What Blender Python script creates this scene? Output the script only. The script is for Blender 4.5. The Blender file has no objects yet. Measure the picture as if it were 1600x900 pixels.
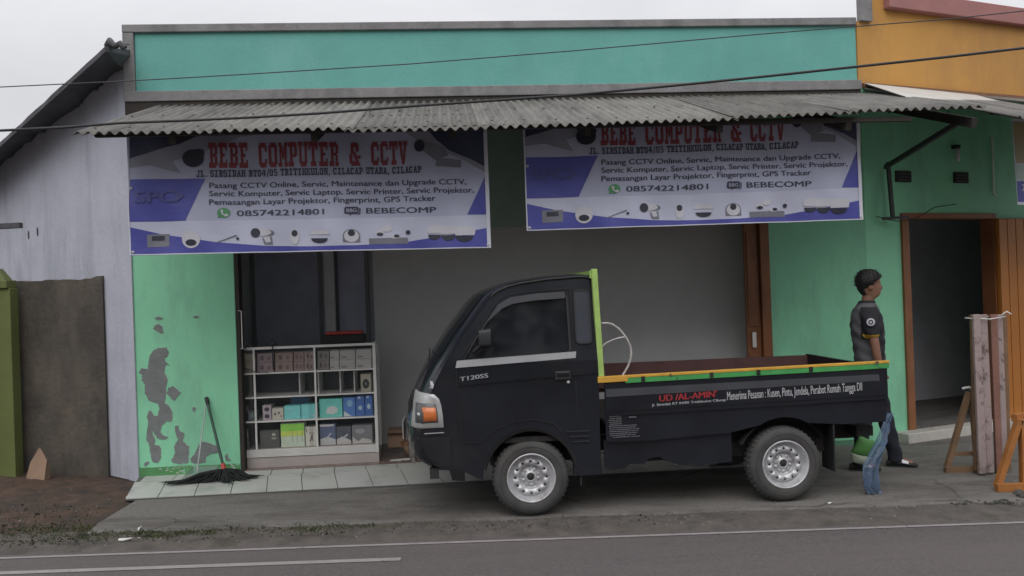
import bpy, bmesh, math, random
from mathutils import Vector, Matrix
random.seed(7)
SC = bpy.context.scene; COL = SC.collection
R = math.radians; PI = math.pi; sin = math.sin; cos = math.cos

# ------------------------------------------------------------------ camera
FPX, ROLL, PITCH, CAMZ = 1300.0, .035, 5/1300, 1.76
Fw = Vector((0, cos(PITCH), sin(PITCH))); Up = Vector((0, -sin(PITCH), cos(PITCH))); Xw = Vector((1, 0, 0))
CX = Xw*cos(ROLL) - Up*sin(ROLL); CY = Xw*sin(ROLL) + Up*cos(ROLL)
cd = bpy.data.cameras.new('camera'); cam = bpy.data.objects.new('camera', cd); COL.objects.link(cam)
m = Matrix((CX, CY, -Fw)).transposed().to_4x4(); m.translation = Vector((0, 0, CAMZ)); cam.matrix_world = m
cd.sensor_width = 36; cd.lens = FPX/1600*36; cd.clip_start = .05; cd.clip_end = 2000
SC.camera = cam
# ------------------------------------------------------------------ world: even overcast over a Nishita sky
W = bpy.data.worlds.new('World'); SC.world = W; W.use_nodes = True
nt = W.node_tree; N = nt.nodes; L = nt.links; N.clear()
SUN_EL, SUN_ROT = R(50), R(190)
out = N.new('ShaderNodeOutputWorld'); bg = N.new('ShaderNodeBackground'); bg.inputs[1].default_value = .1
sky = N.new('ShaderNodeTexSky'); sky.sky_type = 'NISHITA'; sky.sun_disc = False
sky.sun_elevation = SUN_EL; sky.sun_rotation = SUN_ROT; sky.dust_density = 4
tc = N.new('ShaderNodeTexCoord'); sep = N.new('ShaderNodeSeparateXYZ'); L.new(tc.outputs['Generated'], sep.inputs[0])
mr = N.new('ShaderNodeMapRange'); mr.inputs[1].default_value = 0; mr.inputs[2].default_value = 1
mr.inputs[3].default_value = .765; mr.inputs[4].default_value = 2.4; L.new(sep.outputs[2], mr.inputs[0])
no = N.new('ShaderNodeTexNoise'); no.inputs['Scale'].default_value = 3.2; no.inputs['Detail'].default_value = 5; no.inputs['Distortion'].default_value = .4
mp = N.new('ShaderNodeMapping'); mp.inputs['Scale'].default_value = (1, 1, 2.2); L.new(tc.outputs['Generated'], mp.inputs[0]); L.new(mp.outputs[0], no.inputs[0])
cr = N.new('ShaderNodeValToRGB'); cr.color_ramp.elements[0].position = .36; cr.color_ramp.elements[1].position = .66
cr.color_ramp.elements[0].color = (.695, .70, .73, 1); cr.color_ramp.elements[1].color = (.80, .80, .825, 1); L.new(no.outputs[0], cr.inputs[0])
mu = N.new('ShaderNodeVectorMath'); mu.operation = 'SCALE'; L.new(cr.outputs[0], mu.inputs[0]); L.new(mr.outputs[0], mu.inputs['Scale'])
m10 = N.new('ShaderNodeVectorMath'); m10.operation = 'SCALE'; m10.inputs['Scale'].default_value = 9.6; L.new(mu.outputs[0], m10.inputs[0])
mx = N.new('ShaderNodeMixRGB'); mx.inputs[0].default_value = .94; L.new(sky.outputs[0], mx.inputs[1]); L.new(m10.outputs[0], mx.inputs[2])
L.new(mx.outputs[0], bg.inputs[0]); L.new(bg.outputs[0], out.inputs[0])
# ------------------------------------------------------------------ one weak wide sun behind the cloud
sd = bpy.data.lights.new('sun', 'SUN'); sd.energy = 1.15; sd.angle = R(50); sd.color = (1, .97, .93)
so = bpy.data.objects.new('sun', sd); COL.objects.link(so)
az = SUN_ROT; dv = Vector((sin(az)*cos(SUN_EL), cos(az)*cos(SUN_EL), sin(SUN_EL)))
so.rotation_euler = dv.to_track_quat('Z', 'Y').to_euler(); so.location = (0, -5, 12)
SC.view_settings.view_transform = 'Standard'; SC.view_settings.look = 'None'; SC.view_settings.gamma = 1; SC.view_settings.exposure = -.1
SC.view_settings.use_curve_mapping = False
SC.render.engine = 'CYCLES'; SC.cycles.max_bounces = 8

# ------------------------------------------------------------------ measured rays (used to read positions off the photograph once)
C0 = Vector((0, 0, CAMZ))
def ray(px, py): return Fw*FPX + CX*(px-800) - CY*(py-450)
def onZ(px, py, z=0):
    d = ray(px, py); return C0 + d*((z-CAMZ)/d.z)
def onP(px, py, P, n):
    d = ray(px, py); return C0 + d*((P-C0).dot(n)/d.dot(n))
# ------------------------------------------------------------------ frames: (origin, angle); local x along a wall, y away from the road, z up
A0 = .077; O = Vector((-3.76358, 8.25780, 0))
def frame(o, a): return (Vector(o), a)
SITE = frame(O, A0)
WORLD = frame((0, 0, 0), 0)
BR = R(22.7); PR = O + Vector((cos(A0), sin(A0), 0))*7.56
RIGHT = frame(PR, BR)
LEFT = frame(O, -R(38))
def fpt(fr, p):
    o, a = fr; return Vector((o.x + p[0]*cos(a) - p[1]*sin(a), o.y + p[0]*sin(a) + p[1]*cos(a), p[2] if len(p) > 2 else 0))
def floc(fr, P):
    o, a = fr; x, y = P.x-o.x, P.y-o.y; return Vector((x*cos(a)+y*sin(a), -x*sin(a)+y*cos(a), P.z))
def fp(fr, px, py, d=0):                       # pixel -> local point on the plane y=d of a frame
    n = Vector((sin(fr[1]), -cos(fr[1]), 0)); return floc(fr, onP(px, py, fr[0]-n*d, n))
def fz(fr, px, py, z=0): return floc(fr, onZ(px, py, z))

# ------------------------------------------------------------------ materials
MATS = {}
def lin(c): return tuple((x/255/12.92 if x/255 <= .04045 else ((x/255+.055)/1.055)**2.4) for x in c)
def mat(name, col, rough=.7, var=.12, scale=4, bump=0, bscale=30, spec=.5, metal=0, dirt=None, dlo=.55, dhi=.75, dscale=2.0, streak=None, coat=0, alpha=None):
    if name in MATS: return MATS[name]
    M = bpy.data.materials.new(name); M.use_nodes = True; MATS[name] = M
    t = M.node_tree; n = t.nodes; l = t.links; b = n['Principled BSDF']
    b.inputs['Roughness'].default_value = rough; b.inputs['Metallic'].default_value = metal
    b.inputs['Specular IOR Level'].default_value = spec; b.inputs['Coat Weight'].default_value = coat
    tcn = n.new('ShaderNodeTexCoord'); c1 = tuple(col)+(1,)
    nz = n.new('ShaderNodeTexNoise'); nz.inputs['Scale'].default_value = scale; nz.inputs['Detail'].default_value = 7; nz.inputs['Roughness'].default_value = .62
    l.new(tcn.outputs['Object'], nz.inputs[0])
    r = n.new('ShaderNodeValToRGB'); e = r.color_ramp.elements; e[0].position = .3; e[1].position = .7
    e[0].color = tuple(max(0, x*(1-var)) for x in col)+(1,); e[1].color = tuple(min(1, x*(1+var)) for x in col)+(1,)
    l.new(nz.outputs[0], r.inputs[0]); cur = r.outputs[0]
    if dirt is not None:
        n2 = n.new('ShaderNodeTexNoise'); n2.inputs['Scale'].default_value = dscale; n2.inputs['Detail'].default_value = 9; n2.inputs['Roughness'].default_value = .7
        mpn = n.new('ShaderNodeMapping'); mpn.inputs['Scale'].default_value = streak or (1, 1, 1); mpn.inputs['Location'].default_value = (3.1, 7.7, 1.3)
        l.new(tcn.outputs['Object'], mpn.inputs[0]); l.new(mpn.outputs[0], n2.inputs[0])
        mm = n.new('ShaderNodeMapRange'); mm.inputs[1].default_value = dlo; mm.inputs[2].default_value = dhi; l.new(n2.outputs[0], mm.inputs[0])
        x = n.new('ShaderNodeMixRGB'); l.new(mm.outputs[0], x.inputs[0]); l.new(cur, x.inputs[1]); x.inputs[2].default_value = tuple(dirt)+(1,); cur = x.outputs[0]
    l.new(cur, b.inputs['Base Color'])
    rr = n.new('ShaderNodeMapRange'); rr.inputs[3].default_value = max(0, rough-.08); rr.inputs[4].default_value = min(1, rough+.1); l.new(nz.outputs[0], rr.inputs[0]); l.new(rr.outputs[0], b.inputs['Roughness'])
    if bump:
        n3 = n.new('ShaderNodeTexNoise'); n3.inputs['Scale'].default_value = bscale; n3.inputs['Detail'].default_value = 6; l.new(tcn.outputs['Object'], n3.inputs[0])
        bn = n.new('ShaderNodeBump'); bn.inputs['Strength'].default_value = bump; bn.inputs['Distance'].default_value = .01; l.new(n3.outputs[0], bn.inputs['Height']); l.new(bn.outputs[0], b.inputs['Normal'])
    if alpha is not None: b.inputs['Alpha'].default_value = alpha
    return M
def glass(name, col, alpha, rough=.05, spec=.5):
    M = mat(name, col, rough, .05, 2, spec=spec); M.node_tree.nodes['Principled BSDF'].inputs['Alpha'].default_value = alpha; return M

teal = mat('teal_paint', (.135, .40, .355), .75, .10, 1.6, .25, 25, dirt=(.20, .45, .42), dlo=.5, dhi=.72, dscale=1.1, streak=(1, 1, .5))
mint = mat('mint_paint', (.27, .68, .43), .55, .07, 2, .25, 18, dirt=(.20, .42, .30), dlo=.50, dhi=.82, dscale=1.6, streak=(1.6, 1.6, .45))
deepg = mat('green_skirting_paint', (.09, .27, .10), .6, .15, 8, .2, 30, dirt=(.25, .55, .38), dlo=.56, dhi=.62, dscale=9)
darkgreen = mat('dull_green_wall', (.33, .44, .38), .8, .12, 2, .2, 20)
plaster = mat('bare_grey_plaster', (.20, .215, .215), .9, .15, 9, .5, 40)
whitewash = mat('whitewashed_wall', (.45, .465, .54), .9, .10, 1.8, .5, 18, dirt=(.29, .30, .34), dlo=.50, dhi=.76, dscale=1.3, streak=(2.2, 2.2, .35))
rawconc = mat('raw_concrete', (.235, .23, .235), .92, .18, 5, .5, 35, dirt=(.13, .13, .13), dlo=.5, dhi=.75, dscale=3, streak=(1, 1, .4))
mossconc = mat('stained_dark_wall', (.075, .068, .06), .95, .25, 3, .8, 22, dirt=(.16, .135, .105), dlo=.48, dhi=.72, dscale=1.9, streak=(1, 1, .5))
lime = mat('lime_paint', (.135, .16, .05), .6, .12, 3, .2, 30, dirt=(.17, .21, .06), dscale=2)
orange = mat('orange_wall_paint', (.55, .285, .07), .75, .07, 1.5, .2, 25, dirt=(.37, .19, .07), dlo=.42, dhi=.8, dscale=1.2, streak=(1, 1, .4))
pink = mat('faded_red_coping', (.36, .17, .16), .8, .1, 3, .2, 30)
brownl = mat('brown_ledge_paint', (.22, .11, .06), .8, .15, 5)
asbs = [mat('asbestos_sheet', (.165, .158, .147), .9, .2, 3, .5, 40, dirt=(.075, .072, .068), dlo=.47, dhi=.72, dscale=2.4, streak=(3.5, .45, 1)), mat('older_asbestos_sheet', (.14, .134, .124), .9, .2, 4, .5, 40, dirt=(.07, .066, .06), dlo=.45, dhi=.7, dscale=2.9, streak=(3.5, .5, 1)), mat('paler_asbestos_sheet', (.19, .183, .17), .9, .2, 3, .5, 40, dirt=(.09, .085, .08), dlo=.5, dhi=.75, dscale=2.1, streak=(3, .4, 1))]
asb = asbs[0]
tin = mat('pale_tin_sheet', (.50, .49, .46), .6, .08, 3)
timber = mat('dark_timber', (.04, .034, .03), .85, .2, 6, .3, 30)
doorw = mat('brown_varnished_wood', (.25, .10, .042), .45, .22, 3, .15, 20, dirt=(.11, .045, .02), dscale=2.5, streak=(6, 6, .5))
doorl = mat('orange_varnished_wood', (.46, .17, .03), .45, .12, 3, .12, 20, dirt=(.32, .12, .03), dscale=2.5, streak=(6, 6, .5))
inner = mat('shop_inner_wall', (.74, .74, .74), .85, .06, 2)
innerd = mat('shop_dark_wall', (.72, .73, .77), .85, .08, 2)
floorin = mat('shop_floor_tile', (.20, .15, .13), .25, .15, 5)
darkgl = mat('dark_glass', (.05, .055, .07), .2, .1, 2)
grout = mat('grout', (.10, .10, .095), .95)
tilem = mat('pale_glazed_tile', (.45, .46, .435), .42, .07, 2.5, dirt=(.25, .26, .24), dlo=.52, dhi=.78, dscale=3)
asphalt = mat('asphalt', (.098, .086, .086), .9, .30, 48, .8, 140, dirt=(.125, .107, .104), dlo=.4, dhi=.72, dscale=.7, streak=(.35, 2.2, 1))
linep = mat('road_line_paint', (.27, .245, .24), .8, .12, 6, .2, 60, dirt=(.12, .10, .10), dlo=.58, dhi=.68, dscale=14)
conc = mat('apron_concrete', (.152, .143, .133), .92, .22, 26, .8, 70, dirt=(.088, .079, .073), dlo=.46, dhi=.66, dscale=1.9, streak=(.6, 1.6, 1))
def cracks(M, scale, w, col):
    t = M.node_tree; n = t.nodes; l = t.links; b = n['Principled BSDF']; src = b.inputs['Base Color'].links[0].from_socket
    tcn = n.new('ShaderNodeTexCoord'); nz = n.new('ShaderNodeTexNoise'); nz.inputs['Scale'].default_value = 2.5; nz.inputs['Detail'].default_value = 8
    l.new(tcn.outputs['Object'], nz.inputs[0]); ad = n.new('ShaderNodeMixRGB'); ad.blend_type = 'ADD'; ad.inputs[0].default_value = .35
    l.new(tcn.outputs['Object'], ad.inputs[1]); l.new(nz.outputs['Color'], ad.inputs[2])
    v = n.new('ShaderNodeTexVoronoi'); v.feature = 'DISTANCE_TO_EDGE'; v.inputs['Scale'].default_value = scale; l.new(ad.outputs[0], v.inputs[0])
    m = n.new('ShaderNodeMapRange'); m.inputs[1].default_value = w*.4; m.inputs[2].default_value = w; m.inputs[3].default_value = .75; m.inputs[4].default_value = 0; l.new(v.outputs['Distance'], m.inputs[0])
    n2 = n.new('ShaderNodeTexNoise'); n2.inputs['Scale'].default_value = 1.1; l.new(tcn.outputs['Object'], n2.inputs[0])
    g = n.new('ShaderNodeMapRange'); g.inputs[1].default_value = .48; g.inputs[2].default_value = .6; l.new(n2.outputs[0], g.inputs[0])
    k = n.new('ShaderNodeMath'); k.operation = 'MULTIPLY'; l.new(m.outputs[0], k.inputs[0]); l.new(g.outputs[0], k.inputs[1])
    x = n.new('ShaderNodeMixRGB'); l.new(k.outputs[0], x.inputs[0]); l.new(src, x.inputs[1]); x.inputs[2].default_value = tuple(col)+(1,); l.new(x.outputs[0], b.inputs['Base Color'])
cracks(conc, .55, .010, (.05, .046, .042))
soil = mat('reddish_soil', (.078, .048, .034), .97, .4, 7, 1, 30, dirt=(.036, .030, .024), dlo=.43, dhi=.66, dscale=3.2)
verge = mat('verge_dirt', (.095, .083, .074), .97, .25, 7, 1, 60, dirt=(.05, .045, .037), dlo=.5, dhi=.68, dscale=4)
earth = mat('earth', (.09, .08, .06), .97, .3, .5)
grassm = mat('weed_leaf', (.075, .088, .04), .8, .4, 9)
leafm = mat('leaf_litter', (.062, .058, .045), .9, .5, 14)
stonem = mat('stone_chip', (.17, .16, .15), .9, .35, 5, .4, 50)
scrap = mat('white_scrap', (.62, .62, .60), .7, .1, 8)
bwhite = mat('banner_white_print', (.46, .485, .64), .5, .04, 1.5, .6, 5)
bbright = mat('banner_bright_print', (.56, .58, .73), .45, .04, 1.5, .6, 5)
bblue = mat('banner_blue_print', (.082, .088, .37), .45, .07, 2, .6, 5)
bdark = mat('banner_navy_print', (.045, .055, .10), .5, .1, 2)
bshade = mat('banner_grey_swoosh_print', (.30, .31, .38), .5, .1, 2)
bedge = mat('banner_hem', (.66, .67, .76), .5, .05, 3)
bred = mat('banner_red_ink', (.27, .05, .065), .5, .06, 4)
bink = mat('banner_dark_ink', (.048, .05, .085), .5, .06, 4)
bfaint = mat('banner_faint_ink', (.08, .085, .27), .5, .06, 4)
bgreen = mat('banner_green_ink', (.10, .32, .15), .5, .06, 4)
bgrey = mat('banner_grey_ink', (.20, .205, .25), .5, .1, 8)
bpale = mat('banner_pale_ink', (.62, .62, .68), .5, .06, 6)
blk = mat('banner_black_ink', (.035, .037, .06), .5, .1, 6)
yel = mat('banner_ochre_print', (.36, .30, .17), .5, .15, 3)
mintp = mat('banner_mint_print', (.42, .55, .50), .5, .05, 3)
alum = mat('aluminium_frame', (.74, .73, .71), .45, .08, 8, metal=.15)
plinth = mat('showcase_plinth', (.42, .38, .36), .6, .08, 4)
paint = mat('black_truck_paint', (.013, .015, .021), .12, .35, 1.2, .04, 3, spec=.5, dirt=(.03, .029, .031), dlo=.5, dhi=.85, dscale=1.5)
plasticb = mat('black_plastic', (.022, .022, .024), .6, .2, 6)
underm = mat('chassis_black', (.016, .015, .015), .85, .4, 5, dirt=(.05, .04, .032), dlo=.5, dhi=.75, dscale=4)
tyrem = mat('tyre_rubber', (.062, .061, .060), .82, .25, 9, .3, 60, dirt=(.06, .056, .052), dlo=.5, dhi=.8, dscale=5)
rimm = mat('silver_wheel_paint', (.55, .55, .57), .36, .15, 10, metal=.3, dirt=(.17, .15, .14), dlo=.5, dhi=.78, dscale=9)
rimdark = mat('brake_drum', (.03, .028, .027), .8, .2, 10)
silver = mat('silver_stripe', (.42, .43, .45), .4, .08, 6, metal=.1)
greystripe = mat('grey_stripe', (.055, .058, .066), .5, .12, 5)
letterw = mat('white_vinyl', (.44, .44, .46), .55, .1, 14)
letterr = mat('red_vinyl', (.36, .03, .035), .5, .12, 10)
amber = mat('amber_lens', (.60, .17, .05), .2, .15, 14)
lensm = mat('clear_lens', (.62, .63, .66), .12, .1, 10)
chromeb = mat('headlight_surround', (.46, .455, .46), .4, .15, 10, metal=.3)
limem = mat('lime_rack_paint', (.37, .55, .15), .6, .12, 9, .2, 40, dirt=(.10, .09, .06), dlo=.62, dhi=.66, dscale=12)
yelm = mat('yellow_rail_paint', (.62, .34, .05), .6, .15, 8, .2, 40, dirt=(.10, .07, .05), dlo=.62, dhi=.67, dscale=9)
grnm = mat('green_rail_paint', (.06, .33, .09), .6, .15, 8, .2, 40, dirt=(.04, .06, .04), dlo=.6, dhi=.66, dscale=9)
primer = mat('red_primer', (.095, .045, .042), .8, .2, 5, .2, 30)
hoopm = mat('worn_white_hoop', (.40, .38, .37), .7, .3, 20)
seatm = mat('truck_seat_vinyl', (.06, .06, .066), .7)
tintg = glass('tinted_window_glass', (.014, .016, .02), .66, .04)
caseg = glass('showcase_glass', (.10, .12, .12), .08, .05)
skin = mat('skin', (.23, .115, .075), .55, .08, 8, .1, 60)
hairm = mat('black_hair', (.012, .011, .012), .6, .3, 60, .5, 90)
shirtm = mat('charcoal_shirt', (.098, .10, .108), .85, .12, 9, .25, 60)
shirtb = mat('black_shirt_panel', (.016, .017, .022), .85, .15, 9, .25, 60)
trousm = mat('navy_trousers', (.012, .014, .024), .85, .2, 7, .3, 40)
cuffy = mat('yellow_trim', (.60, .36, .04), .7)
shoem = mat('black_sandal', (.015, .015, .016), .6)
cablem = mat('cable_sheath', (.035, .035, .038), .7)
cablet = mat('thin_cable_sheath', (.06, .06, .065), .7)
bristle = mat('black_fibre', (.012, .016, .015), .95, .4, 30, .8, 90)
poleg = mat('dark_green_pole', (.03, .075, .055), .5, .2, 10)
polew = mat('pale_stick', (.42, .48, .45), .6, .15, 10)
redm = mat('red_plastic', (.45, .06, .05), .5)
card = mat('cardboard', (.30, .20, .14), .85, .12, 6)
bluep = mat('blue_plastic_sheet', (.09, .155, .27), .4, .3, 9, .8, 25, dirt=(.17, .22, .29), dlo=.5, dhi=.7, dscale=6)
bluep.node_tree.nodes['Principled BSDF'].inputs['Alpha'].default_value = .5
gpack = mat('green_pack', (.10, .30, .075), .5, .2, 5, .3, 12)
wpack = mat('pale_pack', (.36, .42, .32), .5, .12, 5, .3, 12)
woodr = mat('rough_wood', (.20, .12, .07), .85, .25, 5, .5, 30, streak=(1, 1, 1))
woodo = mat('orange_painted_wood', (.36, .14, .035), .7, .2, 5, .3, 30, dirt=(.2, .09, .04), dscale=4)
woodw = mat('flaked_white_paint', (.34, .27, .26), .8, .1, 6, .3, 30, dirt=(.13, .09, .08), dlo=.53, dhi=.64, dscale=9)
woodp = mat('faded_pink_paint', (.23, .115, .09), .8, .2, 6, .3, 30)
roofd = mat('old_roof_edge', (.085, .085, .095), .9, .25, 5, .5, 30)
metald = mat('dark_steel', (.05, .052, .058), .6, .2, 8)

# ------------------------------------------------------------------ mesh building
class MB:
    def __init__(s): s.v = []; s.f = []; s.sm = []
    def add(s, vs, fs, smooth=False):
        o = len(s.v); s.v += [Vector(v) for v in vs]; s.f += [tuple(i+o for i in f) for f in fs]; s.sm += [smooth]*len(fs); return s
    def box(s, x0, x1, y0, y1, z0, z1):
        return s.add([(x0,y0,z0),(x1,y0,z0),(x1,y1,z0),(x0,y1,z0),(x0,y0,z1),(x1,y0,z1),(x1,y1,z1),(x0,y1,z1)],
                     [(0,3,2,1),(4,5,6,7),(0,1,5,4),(1,2,6,5),(2,3,7,6),(3,0,4,7)])
    def beam(s, a, b, w, h=None):
        h = h or w; a = Vector(a); b = Vector(b); d = (b-a).normalized(); r = d.cross(Vector((0,0,1)))
        r = Vector((1,0,0)) if r.length < 1e-3 else r.normalized(); u = r.cross(d)
        vs = [p + r*(i*w/2) + u*(j*h/2) for p in (a, b) for i, j in ((-1,-1),(1,-1),(1,1),(-1,1))]
        return s.add(vs, [(0,1,2,3),(7,6,5,4),(0,4,5,1),(1,5,6,2),(2,6,7,3),(3,7,4,0)])
    def tube(s, pts, r, n=8, closed=False, cap=True):
        pts = [Vector(p) for p in pts]; k = len(pts); rs = r if isinstance(r, (list, tuple)) else [r]*k; vs = []; up = None
        for i, p in enumerate(pts):
            a = pts[i-1] if i else (pts[-1] if closed else p); b = pts[(i+1) % k] if (i < k-1 or closed) else p
            d = (b-a).normalized()
            if up is None: up = d.orthogonal().normalized()
            up = (up - d*up.dot(d)); up = up.normalized() if up.length > 1e-4 else d.orthogonal().normalized()
            q = d.cross(up)
            vs += [p + (up*cos(2*PI*j/n) + q*sin(2*PI*j/n))*rs[i] for j in range(n)]
        fs = []
        for i in range(k if closed else k-1):
            i2 = (i+1) % k
            fs += [(i*n+j, i*n+(j+1)%n, i2*n+(j+1)%n, i2*n+j) for j in range(n)]
        s.add(vs, fs, True)
        if cap and not closed: s.add(vs[:n], [tuple(range(n))[::-1]]); s.add(vs[-n:], [tuple(range(n))])
        return s
    def poly(s, pts): return s.add(pts, [tuple(range(len(pts)))])
    def loft(s, rings, closed=True, smooth=True, cap=False):
        n = len(rings[0]); vs = [p for r in rings for p in r]; fs = []
        for i in range(len(rings)-1):
            for j in range(n if closed else n-1): fs.append((i*n+j, i*n+(j+1)%n, (i+1)*n+(j+1)%n, (i+1)*n+j))
        s.add(vs, fs, smooth)
        if cap: s.add(rings[0], [tuple(range(n))[::-1]]); s.add(rings[-1], [tuple(range(n))])
        return s
    def lathe(s, prof, c, axis='y', n=32, smooth=True):   # prof: (radius, along)
        rings = []
        for r, h in prof:
            rg = []
            for j in range(n):
                a = 2*PI*j/n
                if axis == 'y': rg.append((c[0]+r*cos(a), c[1]+h, c[2]+r*sin(a)))
                elif axis == 'z': rg.append((c[0]+r*cos(a), c[1]+r*sin(a), c[2]+h))
                else: rg.append((c[0]+h, c[1]+r*cos(a), c[2]+r*sin(a)))
            rings.append(rg)
        return s.loft(rings, True, smooth)
    def join(s, o): return s.add(o.v, o.f)
    def map(s, fn): s.v = [Vector(fn(v)) for v in s.v]; return s

def plate(outer, holes=(), thick=0.0, y=0.0):
    """polygon with holes in the x-z plane at depth y, as an MB"""
    cu = bpy.data.curves.new('tmp', 'CURVE'); cu.dimensions = '2D'; cu.fill_mode = 'BOTH' if thick else 'FRONT'; cu.extrude = thick/2
    for lp in [outer]+list(holes):
        sp = cu.splines.new('POLY'); sp.points.add(len(lp)-1); sp.use_cyclic_u = True
        for i, p in enumerate(lp): sp.points[i].co = (p[0], p[1], 0, 1)
    ob = bpy.data.objects.new('tmp', cu); me = bpy.data.meshes.new_from_object(ob)
    mb = MB().add([(v.co.x, y + thick/2 - v.co.z, v.co.y) for v in me.vertices], [tuple(p.vertices) for p in me.polygons])
    bpy.data.objects.remove(ob); bpy.data.curves.remove(cu); bpy.data.meshes.remove(me); return mb
def rrect(x0, x1, z0, z1, r, n=4):
    pts = []
    for cx, cz, a0 in ((x1-r, z1-r, 0), (x0+r, z1-r, 90), (x0+r, z0+r, 180), (x1-r, z0+r, 270)):
        for i in range(n+1): a = R(a0+90*i/n); pts.append((cx+r*cos(a), cz+r*sin(a)))
    return pts
def ell(cx, cz, rx, rz, n=20, a0=0, a1=360): return [(cx+rx*cos(R(a0+(a1-a0)*i/n)), cz+rz*sin(R(a0+(a1-a0)*i/n))) for i in range(n if a1-a0 == 360 else n+1)]

BASE = {}
def tag(o, label=None, cat=None, group=None, kind=None):
    if label: o['label'] = label
    if cat: o['category'] = cat
    if group: o['group'] = group
    if kind: o['kind'] = kind
    return o
def thing(name, label, cat, base, fr=SITE, group=None):
    o = bpy.data.objects.new(name, None); COL.objects.link(o); o.empty_display_size = .2
    o.location = fpt(fr, base); o.rotation_euler = (0, 0, fr[1]); BASE[o.name] = Vector(base); return tag(o, label, cat, group)
def mesh(name, mb, m, base):
    me = bpy.data.meshes.new(name); me.from_pydata([tuple(v-base) for v in mb.v], [], mb.f)
    me.polygons.foreach_set('use_smooth', mb.sm); me.materials.append(m); me.validate(); me.update(); return me
def fixn(me):
    b = bmesh.new(); b.from_mesh(me); bmesh.ops.remove_doubles(b, verts=b.verts, dist=1e-5); bmesh.ops.recalc_face_normals(b, faces=b.faces); b.to_mesh(me); b.free()
def bevel(o, w, seg=2, ang=40):
    md = o.modifiers.new('bevel', 'BEVEL'); md.width = w; md.segments = seg; md.limit_method = 'ANGLE'; md.angle_limit = R(ang); return o
SPLIT = {'wall', 'side_wall', 'lower_wall', 'upper_wall', 'back_wall', 'blue_panel', 'corner_print', 'swoosh_print', 'hem', 'camera_picture', 'camera_lens_picture', 'rope', 'chassis', 'cross_strap', 'axle', 'case_rail', 'frame_band', 'door_jamb', 'rafter', 'headboard_post', 'hoop', 'seat_pad', 'rail_piece', 'brace_bar'}
def pieces(mb):
    p = list(range(len(mb.v)))
    def fd(i):
        while p[i] != i: p[i] = p[p[i]]; i = p[i]
        return i
    for f in mb.f:
        for i in f[1:]: p[fd(i)] = fd(f[0])
    out = {}
    for k, f in enumerate(mb.f): out.setdefault(fd(f[0]), []).append(k)
    res = []
    for ks in out.values():
        ix = {}; o = MB()
        for k in ks:
            for i in mb.f[k]:
                if i not in ix: ix[i] = len(o.v); o.v.append(mb.v[i])
            o.f.append(tuple(ix[i] for i in mb.f[k])); o.sm.append(mb.sm[k])
        res.append(o)
    return res
def part(name, mb, m, parent, label=None, bev=0, kind=None, rec=False):
    if name in SPLIT:
        ps = pieces(mb)
        if len(ps) > 1:
            for q_ in ps[1:]: part_(name, q_, m, parent, label, bev, kind, rec)
            return part_(name, ps[0], m, parent, label, bev, kind, rec)
    return part_(name, mb, m, parent, label, bev, kind, rec)
def part_(name, mb, m, parent, label=None, bev=0, kind=None, rec=False):
    base = BASE[parent.name]; me = mesh(name, mb, m, base)
    if rec: fixn(me)
    o = bpy.data.objects.new(name, me); COL.objects.link(o); o.parent = parent; BASE[o.name] = base
    if bev: bevel(o, bev)
    if label: o['label'] = label
    if kind: o['kind'] = kind
    return o
def solo(name, mb, m, base=None, fr=SITE, label=None, cat=None, group=None, kind=None, bev=0, rec=False):
    if base is None:
        xs = [v.x for v in mb.v]; ys = [v.y for v in mb.v]; zs = [v.z for v in mb.v]
        base = ((min(xs)+max(xs))/2, (min(ys)+max(ys))/2, min(zs))
    base = Vector(base); me = mesh(name, mb, m, base)
    if rec: fixn(me)
    o = bpy.data.objects.new(name, me); COL.objects.link(o); o.location = fpt(fr, base); o.rotation_euler = (0, 0, fr[1]); BASE[o.name] = base
    if bev: bevel(o, bev)
    return tag(o, label, cat, group, kind)
def struct(name, mb, m, fr=WORLD, base=(0, 0, 0), bev=0): return solo(name, mb, m, base, fr, kind='structure', bev=bev)
def fbm(x, y, s=1.0):
    return (sin(x*2.1*s+1.3*sin(y*1.7*s))+sin(y*2.9*s+1.1*sin(x*3.1*s+.5))*.7+sin((x+y)*6.3*s)*.35+sin((x*11.7-y*9.1)*s)*.2)/2.2

# text: Blender's built-in typeface turned into plain mesh, fitted between two baseline points
def fit_text(mb, txt, x0, z0, x1, z1, cap, y, bold=0.0):
    cu = bpy.data.curves.new('t', 'FONT'); cu.body = txt; cu.size = 1; cu.resolution_u = 3
    ob = bpy.data.objects.new('t', cu); me = bpy.data.meshes.new_from_object(ob)
    xs = [v.co.x for v in me.vertices]; a, b = min(xs), max(xs); capu = .70
    sx = (x1-x0)/(b-a); sz = cap/capu; sh = (z1-z0)/(x1-x0)
    for k in ((0, 1) if bold else (0,)):
        mb.add([(x0+(v.co.x-a+k*max(.03, bold*3))*sx, y-k*.0004, z0+v.co.y*sz+(v.co.x-a)*sx*sh) for v in me.vertices], [tuple(p.vertices) for p in me.polygons])
    bpy.data.objects.remove(ob); bpy.data.curves.remove(cu); bpy.data.meshes.remove(me)
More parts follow.
